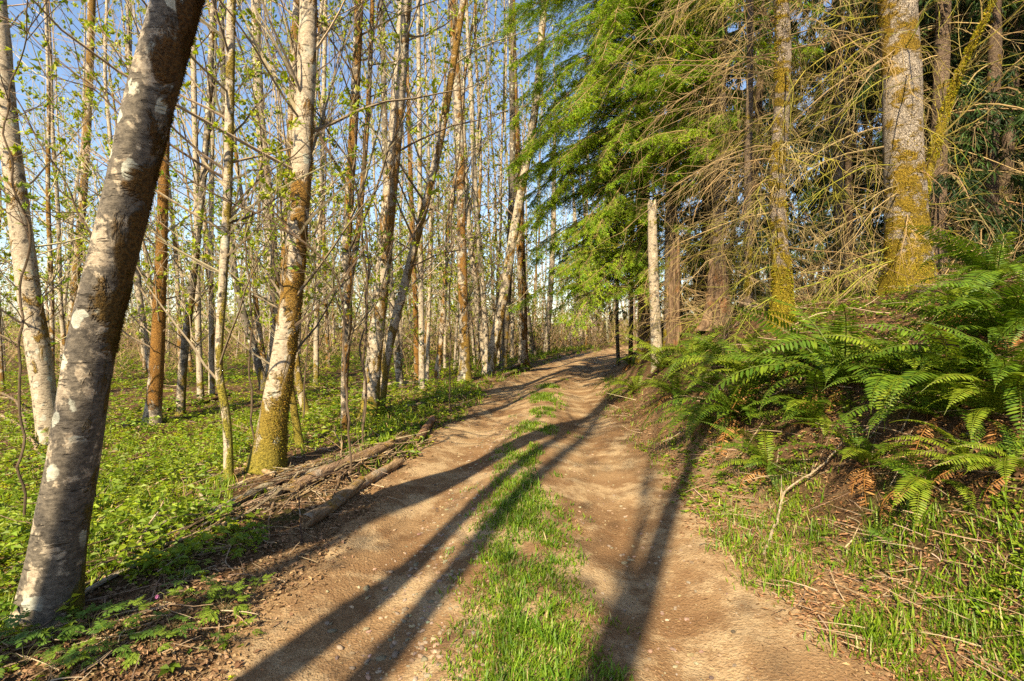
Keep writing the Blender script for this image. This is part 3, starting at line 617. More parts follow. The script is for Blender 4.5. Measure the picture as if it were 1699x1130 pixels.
def boughs(root, b, P, z0, z1, n, g, L=(2, 3.5), aim=None):
    if not BOUGHS:
        for q in (1.6, 2.4, 3.4): BOUGHS[q] = [bough_variant(int(q * 10) + 100 * j, q, (.15, .27, .010), (.36, .45, .022)) for j in range(2)]
    H = P[-1, 2] - P[0, 2]
    for i in range(n):
        z = g.uniform(z0, z1); k = min(max(int(np.searchsorted(P[:, 2] - P[0, 2], z)), 1), len(P) - 1); l = g.uniform(*L) * min(max(1.35 - z / H, .15), 1)
        q = min(BOUGHS, key=lambda x: abs(x - l)); t, f = BOUGHS[q][g.integers(0, 2)]; az = g.normal(*aim) if aim is not None and g.uniform() < .7 else g.uniform(0, 6.28)
        o = obj('bough', t, root, tuple(P[k] - b)); o.rotation_euler = (g.normal(0, .22), g.uniform(-.12, .30), az); s = min(max(l / q, .7), 1.3); o.scale = (s, s, s); obj('needles', f, o)
def trunk_poly(b, H, r0, g, lean=(0, 0), wob=.05, step=.12, n=10):
    z = np.linspace(-.25, H, n); bx = np.cumsum(g.normal(0, wob, (n, 2)), 0); bx -= bx[0]
    P = np.stack([b[0] + bx[:, 0] + lean[0] * z, b[1] + bx[:, 1] + lean[1] * z, b[2] + z], -1); return smooth_poly(P, np.linspace(r0, .02, n), step)
def floor_at(u, d):
    p = at(u, 540, d); p[2] = float(surf(p[0], p[1])); return p

def conifer(label, u, d, r0, H, seed, pale=.1, moss=.2, mhue=.8, lean=(0, 0), dead=None, live=None, tufts=0, sides=20, step=.1, base_moss=.3, flare=.4, px=None, wid=None, lump=.07, name='conifer_tree', group=None, wob=.05, bough=None):
    g = np.random.default_rng(seed); b = floor_at(u, d)
    if px is not None:
        pts = [b - A(0, 0, .25)] + [at(a, c, d) for a, c in px]; ws = [x * d / FPX / 2 / math.hypot(1, (u - 850) / FPX) for x in wid]; ws = list(np.interp(np.linspace(0, 1, len(pts)), np.linspace(0, 1, len(ws)), ws))
        pts, ws = extend(pts, ws, H); P, Rr = smooth_poly(pts, ws, step, CAM_H + .78 * d + .3)
    else: P, Rr = trunk_poly(b, H, r0, g, lean, wob, step)
    root = thing(name, label, 'tree', b, group); mbt = MB()
    V, dirs, mo, gh = trunk_mesh(mbt, P, Rr, sides, moss, mhue, pale, seed, lump, flare, base_moss, (-.6, -.3, 0), .10)
    obj('trunk', mbt.mesh('trunk', M['conifer'], True, b), root)
    mt, ml = MB(), MB()
    for kw in (dead or []): dead_branches(mt, P, Rr, g=g, **kw)
    for kw in (live or []): sprays(mt, ml, P, Rr, g=g, **kw)
    for kw in (bough or []): boughs(root, b, P, g=g, **kw)
    c = obj('crown', mt.mesh('boughs', M['twig'], False, b), root)
    if ml.n: obj('foliage', ml.mesh('needles', M['needle'], False, b), c)
    if tufts:
        mm = moss_tufts(V, dirs, mo, gh, tufts, .03, .46, seed, (.24, .14, .02), (.30, .25, .02), .5, CAM_H + .7 * d + .4)
        if mm is not None: tag(obj('moss', mm.mesh('moss', M['moss'], False, b), root), kind='stuff')
    return root
PI = math.pi
conifer('slim crooked spruce with yellow-green moss and many bare dead twigs on the bank', 1297, 7.0, .16, 18, 41, pale=.5, moss=.46, mhue=.55, lump=.14, base_moss=.55, tufts=9000, sides=26, step=.06,
        px=[(1298, 490), (1294, 400), (1290, 300), (1297, 180), (1300, 90), (1296, 0)], wid=[46, 34, 30, 27, 27, 26, 25],
        dead=[dict(z0=.5, z1=6.5, n=46, L=(.7, 2.1), mossy=.3), dict(z0=.6, z1=6, n=26, L=(1.0, 2.6), mossy=.15, aim=(PI * 1.02, .5))], live=[dict(z0=6.5, z1=17, n=26, L=(1, 2.4), dens=.4, size=1.8, c0=DARKG2, c1=HEM)])
conifer('thick pale spruce trunk with scaly bark and mossy foot on the bank', 1506, 7.2, .3, 24, 42, pale=.66, moss=.40, mhue=.4, lump=.10, base_moss=.5, tufts=9000, sides=44, step=.05, flare=.22,
        px=[(1508, 440), (1504, 360), (1499, 250), (1496, 130), (1490, 0)], wid=[96, 84, 74, 70, 66, 64],
        dead=[dict(z0=.6, z1=6.5, n=40, L=(.9, 2.4), mossy=.45), dict(z0=.4, z1=5, n=18, L=(1.4, 2.8), mossy=.35, aim=(PI, .45))], live=[dict(z0=6.5, z1=22, n=34, L=(1.5, 3), dens=.4, size=1.9, c0=DARKG2, c1=HEM)])
conifer('big green hemlock with drooping bright boughs over the trail bend', 1072, 14.5, .24, 22, 43, pale=.15, moss=.2, mhue=.5, sides=20,
        bough=[dict(z0=2.0, z1=6.5, n=84, L=(1.9, 4.0), aim=(PI * 1.10, .6)), dict(z0=6, z1=13.5, n=104, L=(2.4, 5.2), aim=(PI * 1.10, .65)), dict(z0=2.5, z1=12, n=60, L=(1.2, 3.0), aim=(PI * 1.42, .55))],
        live=[dict(z0=13, z1=21, n=22, L=(2, 4), dens=.4, size=1.8)],
        dead=[dict(z0=1.2, z1=8, n=30, L=(1, 2.4), mossy=.1)])
conifer('younger hemlock with light green sprays left of the slim mossy spruce', 1190, 11.5, .15, 17, 44, pale=.2, moss=.3,
        bough=[dict(z0=3.4, z1=9.5, n=66, L=(1.2, 2.8), aim=(PI * 1.15, .8))], live=[dict(z0=9, z1=16, n=20, L=(1, 2), dens=.4, size=1.6)],
        dead=[dict(z0=.5, z1=6.5, n=44, L=(1, 2.6), mossy=.12)])
conifer('dark brown conifer trunk behind the snapped alder snag', 1113, 12.8, .17, 20, 45, pale=.22, moss=.25, dead=[dict(z0=.6, z1=7, n=50, L=(.8, 2.4), mossy=.1)], live=[dict(z0=6, z1=18, n=30, L=(1, 2.6), dens=.5, size=1.6)])
conifer('thin dead-twigged fir between the hemlocks and the slim mossy spruce', 1243, 9.5, .08, 13, 46, pale=.2, moss=.3, dead=[dict(z0=.4, z1=7, n=60, L=(.7, 2.2), mossy=.2)], live=[dict(z0=5.5, z1=12, n=20, L=(.6, 1.8), dens=.6, c0=DARKG2, c1=HEM)])
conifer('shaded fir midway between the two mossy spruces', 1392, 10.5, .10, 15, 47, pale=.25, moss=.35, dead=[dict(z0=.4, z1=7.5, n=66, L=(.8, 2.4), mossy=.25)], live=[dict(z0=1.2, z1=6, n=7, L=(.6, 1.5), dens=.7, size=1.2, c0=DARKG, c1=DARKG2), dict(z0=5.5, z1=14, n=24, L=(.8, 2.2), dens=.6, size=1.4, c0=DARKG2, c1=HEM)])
conifer('dark sapling trunk leaning over the trail where it bends', 1027, 20.0, .08, 9, 48, pale=.4, moss=.2, lean=(-.05, 0), sides=10, dead=[dict(z0=1, z1=5, n=20, L=(.6, 1.6), mossy=.0)], live=[dict(z0=2.2, z1=8.5, n=22, L=(.8, 1.8), dens=.5, size=1.3, c0=DARKG2, c1=HEM)])
conifer('dark straight sapling trunk right of the leaning one at the bend', 1046, 19.5, .09, 12, 49, pale=.4, moss=.2, sides=10, dead=[dict(z0=1, z1=6, n=24, L=(.6, 1.8), mossy=.0)], live=[dict(z0=3, z1=11, n=24, L=(.8, 2), dens=.5, size=1.3, c0=DARKG2, c1=HEM)])

# mossy limb of a vine maple rising beside the thick spruce
g = np.random.default_rng(71); d = 7.7; pts = [at(1516, 420, d), at(1530, 330, d), at(1549, 258, d), at(1566, 195, d), at(1584, 140, d), at(1604, 92, d - .1), at(1630, 40, d - .2), at(1662, -30, d - .3)]
b = pts[0].copy(); b[2] = float(surf(b[0], b[1])); pts = [b - A(0, 0, .1)] + pts; P, Rr = smooth_poly(pts, np.interp(np.linspace(0, 1, 9), [0, .15, .6, 1], [.06, .065, .05, .018]), .06)
e = thing('vine_maple', 'arching vine maple stem furred with yellow moss beside the thick spruce', 'tree', b); mbt = MB()
V, dirs, mo, gh = trunk_mesh(mbt, P, Rr, 14, .75, .9, .3, 71, .12, .1); obj('trunk', mbt.mesh('trunk', M['conifer'], True, b), e)
mm = moss_tufts(V, dirs, mo, gh, 9000, .035, .3, 3, (.25, .17, .02), (.32, .27, .02)); tag(obj('moss', mm.mesh('moss', M['moss'], False, b), e), kind='stuff')
mt = MB(); s, dv, _, _ = pick(P[None], 26, .35, 1, g); P1 = grow(s, nrm(dv + rdir(26, g)), g.uniform(.4, 1.3, 26), 6, .1, .16, g); tubes(mt, P1, taper(g.uniform(.006, .014, 26), 7, .25), 4, two(TAN2, MOSSY, 26, g))
N = 160; s, dv, b2, _ = pick(P1, N, .2, 1, g); tubes(mt, grow(s, nrm(dv + rdir(N, g)), g.uniform(.15, .5, N), 4, 0, .2, g), taper(np.full(N, .003), 5, .5), 3, two(TAN, MOSSY, N, g)); obj('crown', mt.mesh('boughs', M['twig'], False, b), e)

# dark conifer wood standing further up the bank
def back_variant(k):
    g = np.random.default_rng(500 + k); H = g.uniform(17, 24); P, Rr = trunk_poly(A(0, 0, 0), H, g.uniform(.10, .2), g, g.normal(0, .015, 2), .05, .5)
    mbt = MB(); trunk_mesh(mbt, P, Rr, 9, .3, .5, g.uniform(.0, .35), k, .07, .25)
    mt, ml = MB(), MB(); dead_branches(mt, P, Rr, .6, 9, 52, g, (.8, 2.4), .55, .2)
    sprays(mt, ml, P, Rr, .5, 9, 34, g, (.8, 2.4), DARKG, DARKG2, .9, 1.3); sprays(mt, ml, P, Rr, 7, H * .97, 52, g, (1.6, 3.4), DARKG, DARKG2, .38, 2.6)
    return mbt.mesh('trunk', M['conifer']), mt.mesh('boughs', M['twig'], False), ml.mesh('needles', M['needle'], False)
BV = [back_variant(k) for k in range(4)]
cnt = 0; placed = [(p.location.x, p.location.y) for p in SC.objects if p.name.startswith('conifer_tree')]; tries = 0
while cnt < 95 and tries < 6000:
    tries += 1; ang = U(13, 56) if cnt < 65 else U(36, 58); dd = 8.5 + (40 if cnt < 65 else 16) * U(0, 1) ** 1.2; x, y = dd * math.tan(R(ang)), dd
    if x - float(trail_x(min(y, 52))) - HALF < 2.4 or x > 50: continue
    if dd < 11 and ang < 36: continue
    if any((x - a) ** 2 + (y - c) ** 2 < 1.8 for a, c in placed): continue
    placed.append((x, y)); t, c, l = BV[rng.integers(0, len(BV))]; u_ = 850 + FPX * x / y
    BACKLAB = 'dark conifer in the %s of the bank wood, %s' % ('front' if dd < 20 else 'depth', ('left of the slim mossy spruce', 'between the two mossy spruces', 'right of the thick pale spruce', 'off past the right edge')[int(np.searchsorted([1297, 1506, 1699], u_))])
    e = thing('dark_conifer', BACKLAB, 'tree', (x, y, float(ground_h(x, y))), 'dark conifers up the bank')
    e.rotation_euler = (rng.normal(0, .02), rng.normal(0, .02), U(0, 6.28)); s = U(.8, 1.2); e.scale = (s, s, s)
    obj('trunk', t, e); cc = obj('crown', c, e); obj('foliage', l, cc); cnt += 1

# rotten stump and peeling snag on the bank
def stump(label, u, d, h, r, seed):
    g = np.random.default_rng(seed); b = floor_at(u, d); k = 26; n = 14; a = np.arange(k) * 2 * PI / k; top = h * (.62 + .38 * np.abs(np.sin(a * 1.5 + seed)) ** 1.5 + g.uniform(-.12, .12, k))
    t = np.linspace(0, 1, n)[:, None]; z = t * top[None] - .15 * (1 - t); rr = r * (1 + .45 * np.exp(-z / .25)) * (1 - .22 * t) * (1 + .14 * np.sin(a * 7 + seed)[None] + .08 * g.normal(0, 1, (n, k)))
    V = np.stack([np.cos(a)[None] * rr, np.sin(a)[None] * rr, z], -1); Vi = np.stack([np.cos(a)[None] * rr * .55, np.sin(a)[None] * rr * .55, np.maximum(z - .12, h * .25)], -1)
    i = np.arange(n - 1)[:, None] * k; j = np.arange(k)[None]; j2 = (j + 1) % k; q = np.stack([i + j, i + j2, i + k + j2, i + k + j], -1).reshape(-1, 4); q2 = q[:, ::-1] + n * k
    rim = np.stack([(n - 1) * k + j, (n - 1) * k + j2, (2 * n - 1) * k + j2, (2 * n - 1) * k + j], -1).reshape(-1, 4)
    m = MB(); m.add(np.concatenate([V.reshape(-1, 3), Vi.reshape(-1, 3)]), None, np.concatenate([q, q2, rim]))
    e = thing('tree_stump', label, 'stump', b); obj('stump_wood', m.mesh('stump', M['rot'], False), e)
    for q in range(9):
        th = g.uniform(0, 2 * PI); p = A(math.cos(th) * r * 1.08, math.sin(th) * r * 1.08, g.uniform(.25, h * .75)); ml = MB()
        leaves(ml, p[None], nrm(g.normal(0, .2, (1, 3)) + A(0, 0, -1)[None]), p[None], A(g.uniform(.12, .3)), A(g.uniform(.03, .07)), (.22, .13, .06), True); obj('bark_flake', ml.mesh('bark', M['deadleaf'], False), e)
stump('rotten reddish stump with a jagged broken top among dead twigs', 1190, 9.6, 1.15, .2, 3)
stump('tall peeling brown snag between the alder snag and the rotten stump', 1118, 10.6, 2.2, .12, 8)

# ------------------------------------------------------------------ ferns: every frond is a part
def frond_mesh(k, mat, c0, c1, droop, npin=34, brown=False):
    g = np.random.default_rng(700 + k); t = np.linspace(0, 1, 15); el = R(62) - droop * t ** 1.25; ds = 1 / 14
    y = np.concatenate([[0], np.cumsum(np.cos(el[:-1]) * ds)]); z = np.concatenate([[0], np.cumsum(np.sin(el[:-1]) * ds)]); x = .05 * np.sin(t * 2 + k) * t
    P = np.stack([x, y, z], -1); mb = MB(); cr = np.asarray(c0) * .8 + A(.05, .03, .0); tubes(mb, P[None], np.linspace(.006, .0016, 15)[None], 4, cr)
    tt = np.linspace(.10, .985, npin); pos = np.stack([np.interp(tt, t, P[:, q]) for q in range(3)], -1); tg = nrm(np.stack([np.interp(tt, t, np.gradient(P[:, q])) for q in range(3)], -1))
    Lp = .105 * np.clip(np.sin(np.clip(tt * .93 + .12, 0, 1) * PI) ** .55, .05, 1) * np.where(tt > .75, (1 - tt) / .25 * .85 + .15, 1)
    up = nrm(np.cross(np.cross(tg, A(0, 0, 1)[None] + 0 * tg), tg))
    for sgn in (-1, 1):
        sd = nrm(np.cross(tg, up)) * sgn; n = len(tt); jt = g.normal(0, .07 + .12 * brown, (n, 3)); ax = nrm(sd + tg * .32 - up * (.10 + .35 * brown) + jt); keep = g.uniform(0, 1, n) > (.03 + .12 * brown)
        wv = .0165 + 0 * Lp
        leaves(mb, pos[keep], ax[keep], nrm(up + jt * .6)[keep], (Lp * g.uniform(.9, 1.08, n))[keep], wv[keep] * (1 + .25 * (Lp[keep] > .08)), two(c0, c1, n, g)[keep], True, .06, .10 + .2 * brown)
    return mb.mesh('frond', mat, False)
FG0, FG1 = (.058, .122, .010), (.14, .21, .013)
FR_G = [frond_mesh(k, M['fern'], FG0, FG1, R(q)) for k, q in enumerate((75, 95, 115, 60, 130))]
FR_Y = [frond_mesh(10 + k, M['fern'], (.13, .19, .012), (.23, .28, .02), R(q)) for k, q in enumerate((80, 105, 125))]
FR_B = [frond_mesh(20 + k, M['deadleaf'], (.26, .11, .035), (.34, .18, .07), R(q), 30, True) for k, q in enumerate((150, 175))]
def fern(u, v, n, L, label, seed, hue=.2, brown=2, aim=None, lift=0.0, p=None, tilt=(-12, 34)):
    g = np.random.default_rng(seed); p = hit(u, v) if p is None else p
    e = thing('sword_fern', label, 'fern', p + A(0, 0, -.02), 'sword ferns'); m = MB()
    S = np.zeros((14, 3)); S[:, :2] = g.normal(0, .03, (14, 2)); tubes(m, grow(S, g.normal(0, .5, (14, 3)) + A(0, 0, 1)[None], .09, 3, 0, .2, g), taper(np.full(14, .012), 4, .3), 4, jit((.12, .06, .025), 14, .3, g)); obj('root_crown', m.mesh('root_crown', M['twig'], False), e)
    for i in range(n + brown):
        dead = i >= n; a = 2 * PI * (i + g.uniform(-.3, .3)) / max(n, 1) if aim is None or g.uniform() < .3 else g.normal(aim, 1.0)
        src = FR_B if dead else (FR_Y if g.uniform() < hue else FR_G); o = obj('frond', src[g.integers(0, len(src))], e)
        s = L * g.uniform(.5, 1.22) * (.8 if dead else 1); tl = R(g.uniform(50, 80)) if dead else R(g.uniform(*tilt))
        o.rotation_euler = (Matrix.Rotation(a - PI / 2, 4, 'Z') @ Matrix.Rotation(-tl, 4, 'X') @ Matrix.Rotation(g.normal(0, .25), 4, 'Y')).to_euler(); o.scale = (s, s, s)
    return e
LEFT = PI
FERNS = [
 (1400, 640, 24, 1.12, 'largest sword fern spreading wide in the middle of the bank', .15, 3, PI * 1.05),
 (1330, 600, 16, .66, 'sword fern behind the largest one, below the slim mossy spruce', .2, 2, PI * 1.1),
 (1560, 690, 18, .82, 'dark sword fern at the right with fronds hanging down the bank', .15, 3, PI * 1.15),
 (1650, 560, 16, .80, 'shaded sword fern high on the bank at the right edge', .0, 2, PI),
 (1600, 520, 14, .66, 'deep green sword fern at the foot of the thick spruce', .05, 2, PI),
 (1208, 605, 18, .98, 'upright dark sword fern left of the slim mossy spruce', .1, 2, None),
 (1225, 690, 20, .92, 'sword fern drooping over the lower bank toward the trail', .1, 4, PI * 1.25),
 (1150, 595, 16, .98, 'yellow-green sword fern right of the alder snag', .75, 2, None),
 (1100, 612, 14, .95, 'bright sword fern around the foot of the alder snag', .8, 2, None),
 (1056, 650, 10, .85, 'small arching pale fern low on the bank by the trail', .9, 1, PI * 1.1),
 (1050, 605, 12, .80, 'shaded fern where the bank meets the bend', .2, 1, PI),
 (1275, 775, 14, .58, 'small sword fern at the foot of the bank beside the trail', .25, 1, PI * 1.2),
 (1440, 770, 14, .62, 'sword fern with half-brown fronds trailing onto the grass', .3, 3, PI * 1.3),
 (1540, 800, 12, .55, 'drooping sword fern with one rust-brown frond above the grass', .6, 4, PI * 1.4),
 (1660, 690, 12, .62, 'yellow-tipped fern under the dark one at the right edge', .7, 3, PI * 1.1),
 (1175, 640, 12, .70, 'fern tucked between the upright and the drooping ferns', .3, 2, PI * 1.2),
 (1480, 590, 14, .5, 'sword fern between the two mossy spruces', .25, 1, PI * 1.05),
 (1350, 700, 16, .60, 'dark fern filling the gap under the largest one', .1, 3, PI * 1.2),
 (1500, 640, 16, .72, 'overlapping fern just right of the largest one', .3, 2, PI * 1.1),
 (1620, 625, 16, .66, 'dense shaded fern above the yellow-tipped one', .05, 3, PI * 1.05),
 (1420, 585, 14, .45, 'fern high on the bank right of the slim mossy spruce', .35, 1, PI * 1.05),
 (1265, 640, 16, .85, 'fern between the upright one and the largest one', .25, 2, PI * 1.15),
 (1545, 615, 16, .52, 'fern below the thick spruce foot', .1, 2, PI * 1.1),
 (1610, 770, 12, .50, 'sunlit fern low at the right beside dry litter', .6, 4, PI * 1.2),
 (1690, 640, 14, .62, 'dark fern cut by the right edge', .05, 2, PI * 1.05),
 (1120, 655, 14, .72, 'low fern on the bank below the alder snag', .5, 2, PI * 1.2),
 (1180, 705, 14, .62, 'low drooping fern nearest the trail on the mid bank', .3, 2, PI * 1.25),
 (1655, 470, 18, .85, 'high dark fern near the right edge behind the vine maple', .05, 2, PI * 1.05),
 (1690, 540, 16, .75, 'dark fern cut by the right edge below the highest one', .05, 2, PI * 1.05),
 (1690, 780, 8, .5, 'low fern leaning in at the right edge above dry litter', .5, 3, PI),
]
for k, (u, v, n, L, lab, hue, br, aim) in enumerate(FERNS): fern(u, v, int(n * 1.25), L * (1.10 if v < 600 else 1.22), lab, 900 + k, hue + .08, br + 3, aim)
for k, (u, v, lab) in enumerate([(412, 690, 'pale fern on the forest floor behind the crooked slim alder'), (150, 620, 'small fern among the green cover left of the large leaning alder'),
        (345, 640, 'blue-green fern beyond the close pair of thin alders'), (560, 640, 'low fern in the undergrowth behind the forked alder')]):
    fern(u, v, 9, .6, lab, 950 + k, .6, 1, None)

# ------------------------------------------------------------------ logs and fallen branches
def log(px, w, label, c=(.30, .21, .13), name='fallen_log', raise_=.95, k=14, seed=0, end=.85, cat='log', bend=.0):
    g = np.random.default_rng(seed + 40); G = [hit(*q) for q in px]; d = np.mean([q[1] for q in G]); r = w * d / FPX / 2
    pts = [q + A(0, 0, r * raise_) for q in G]
    if len(pts) == 2: pts = [pts[0], (pts[0] + pts[1]) / 2 + A(0, 0, bend), pts[1]]
    P, Rr = smooth_poly(pts, np.linspace(r, r * end, len(pts)), max(.05, r * .5)); b = G[0]; n = len(P)
    T = nrm(np.gradient(P, axis=0)); Uv = nrm(np.cross(T, A(0, 0, 1)[None])); Vv = np.cross(T, Uv); a = np.arange(k) * 2 * PI / k
    dirs = np.cos(a)[None, :, None] * Uv[:, None] + np.sin(a)[None, :, None] * Vv[:, None]; q = P[:, None] + dirs * r
    nz = fbm(q[..., 0] / r * .5, q[..., 1] / r * .5, q[..., 2] / r * .6, seed + 7, 3); rr = Rr[:, None] * (1 + .16 * nz); rr[0] *= 1 + g.normal(0, .06, k); V = P[:, None] + dirs * rr[..., None]
    V[0] += T[0] * g.normal(0, r * .25, (k, 1)); V[-1] += T[-1] * g.normal(0, r * .4, (k, 1))
    i = np.arange(n - 1)[:, None] * k; j = np.arange(k)[None]; j2 = (j + 1) % k
    m = MB(); m.add(V, None, np.stack([i + j, i + j2, i + k + j2, i + k + j], -1).reshape(-1, 4), np.asarray(c) * (1 + .25 * fbm(q[..., 0] * 5, q[..., 1] * 5, q[..., 2] * 5, 3).reshape(-1, 1)))
    e = thing(name, label, cat, b); obj('bark', m.mesh('log', M['wood'], True, b), e)
    if r > .03:     # sawn or broken ends: recessed rings
        for nm, row, ctr, tt, sg in (('cut_end', V[0], P[0], T[0], 1), ('cut_end', V[-1], P[-1], T[-1], -1)):
            inner = ctr + (row - ctr) * .55 + tt * sg * r * .12; mid = ctr + tt * sg * r * .18; mm = MB(); row2 = ctr + (row - ctr) * .985
            f = np.arange(k); q4 = np.stack([f, (f + 1) % k, k + (f + 1) % k, k + f], -1); t3 = np.stack([k + f, k + (f + 1) % k, 0 * f + 2 * k], -1)
            mm.add(np.concatenate([row2, inner, mid[None]]), t3, q4, np.concatenate([np.tile(A(.26, .17, .09), (k, 1)), np.tile(A(.36, .25, .14), (k, 1)), A(.12, .07, .04)[None]])); obj(nm, mm.mesh('log_end', M['wood'], False, b), e)
    return e
LOGS = [
 ([(505, 878), (548, 852), (600, 808)], 31, 'thick short log with a grey broken end nearest the dirt trail', (.27, .19, .115)),
 ([(560, 838), (610, 806), (663, 774)], 26, 'mossy log with flaking bark lying on the trail edge', (.36, .24, .135)),
 ([(488, 820), (530, 796), (600, 765), (662, 737)], 25, 'long brown log behind the mossy one, parallel to the trail', (.30, .20, .125)),
 ([(596, 772), (640, 750), (672, 735)], 22, 'split log topped by a bark slab at the far end of the log row', (.28, .18, .10)),
 ([(694, 738), (706, 718), (718, 700)], 19, 'short dark-ended log lying apart in the grass beyond the row', (.30, .17, .10)),
 ([(330, 872), (400, 834), (470, 800), (560, 778)], 18, 'long pale lichened log running past the moss-footed alder', (.40, .34, .24)),
 ([(190, 945), (250, 910), (330, 872)], 14, 'rust-mossed thin log between the leaning alder and the long pale log', (.38, .29, .17)),
 ([(408, 776), (436, 785), (458, 794)], 13, 'broken pale stub of wood at the moss-footed alder', (.42, .30, .17)),
 ([(132, 992), (190, 958), (240, 936)], 12, 'thin pale branch on the ground right of the large leaning alder', (.42, .36, .27)),
 ([(206, 710), (230, 702), (262, 692)], 12, 'small brown log at the foot of the orange-mossed alder', (.30, .19, .11)),
 ([(622, 645), (655, 640), (700, 636)], 9, 'grey log lying across the undergrowth behind the bent alder', (.26, .21, .15)),
 ([(820, 622), (845, 614), (872, 604)], 9, 'cut log at the foot of the rust-mossed trailside alder', (.32, .22, .15)),
 ([(835, 626), (856, 619), (876, 614)], 8, 'second cut log in the small trailside pile', (.34, .23, .15)),
 ([(812, 617), (838, 611), (856, 607)], 7, 'back log of the small trailside pile', (.26, .18, .12)),
 ([(275, 683), (330, 672), (385, 655)], 9, 'dark rotting log beneath the slim grey alder', (.14, .08, .045)),
 ([(640, 680), (680, 675), (720, 668)], 7, 'pale stick-like log in the grass right of the scarred white alder', (.42, .33, .22)),
]
for k, (px, w_, lab, c) in enumerate(LOGS): log(px, w_ * .72, lab, c, seed=k)
def branch(P, r, label, c, seed, name='fallen_branch'):
    g = np.random.default_rng(seed); P, Rr = smooth_poly(P, np.linspace(r, r * .35, len(P)), .05); P = P + g.normal(0, r * .35, P.shape); m = MB(); tubes(m, P[None], Rr[None], 6, c, True)
    N = 5; s, dv, _, t = pick(P[None], N, .3, .95, g); tubes(m, grow(s, nrm(dv + rdir(N, g) * .6), g.uniform(.1, .35, N), 3, 0, .15, g), taper(np.full(N, r * .35), 4, .4), 4, c)
    e = tag(obj(name, m.mesh('branch', M['wood'], False, P[0]), None, P[0]), label, 'branch'); return e
def gp(u, v, up=0.0): return hit(u, v) + A(0, 0, up)
branch([gp(1268, 925, .02), gp(1290, 870, .05), gp(1306, 832, .10), gp(1360, 800, .12), gp(1400, 765, .16), gp(1450, 730, .12)], .011, 'long bent bare branch reaching down the bank to the trail edge', (.44, .35, .24), 1)
branch([gp(2, 655, .05), gp(30, 690, .25), gp(52, 742, .02)], .028, 'dark leaning stick at the left edge under the pale alder', (.20, .15, .10), 2)
branch([gp(0, 690, .02), gp(40, 724, .10), gp(72, 768, .02)], .026, 'pale leaning stick at the left edge below the dark one', (.38, .28, .18), 3)
branch([gp(560, 800, .03), gp(566, 752, .10), gp(553, 735, .16)], .012, 'forked bare stick standing up from the log row', (.36, .26, .17), 4)
branch([gp(560, 790, .03), gp(590, 772, .08), gp(625, 745, .04)], .010, 'thin bare stick lying over the log row', (.40, .30, .19), 5)
for k, (q, lab) in enumerate([([(470, 812), (530, 778), (590, 752)], 'thin stick lying along the back of the log row'), ([(505, 800), (560, 772), (640, 742)], 'straight brown stick wedged between two logs'), ([(380, 812), (440, 800), (520, 776)], 'pale stick on the leaf litter left of the log row'),
        ([(270, 862), (320, 832), (372, 812)], 'weathered stick on the litter behind the pale log'), ([(330, 820), (335, 838), (345, 855)], 'short crosswise stick on the litter'), ([(540, 770), (590, 775), (625, 790)], 'crooked stick crossing the log row'), ([(430, 818), (470, 822), (520, 812)], 'bark-stripped stick in front of the pale log')]):
    branch([gp(u, v, .03 + .04 * (i == 1)) for i, (u, v) in enumerate(q)], .014, lab, [(.40, .30, .18), (.28, .19, .11)][k % 2], 20 + k)
branch([gp(500, 905, .0), gp(497, 860, .12), gp(492, 832, .2)], .006, 'thin dark shoot standing by the grey broken log end', (.10, .06, .04), 6)
branch([gp(420, 745, .0), gp(412, 770, .05), gp(400, 790, .02)], .012, 'bark strip lying left of the moss-footed alder', (.34, .24, .14), 7)
branch([gp(200, 820, .02), gp(225, 795, .06), gp(240, 782, .03)], .016, 'charred short stick in the green cover right of the leaning alder', (.12, .08, .05), 8)
branch([gp(180, 752, .02), gp(230, 748, .03), gp(290, 752, .02)], .010, 'straight pale stick in the green cover behind the leaning alder', (.42, .33, .20), 9)
branch([gp(1255, 690, .05), gp(1290, 670, .12), gp(1350, 655, .08)], .010, 'thin fallen twig across the bank between two ferns', (.40, .30, .2), 10)

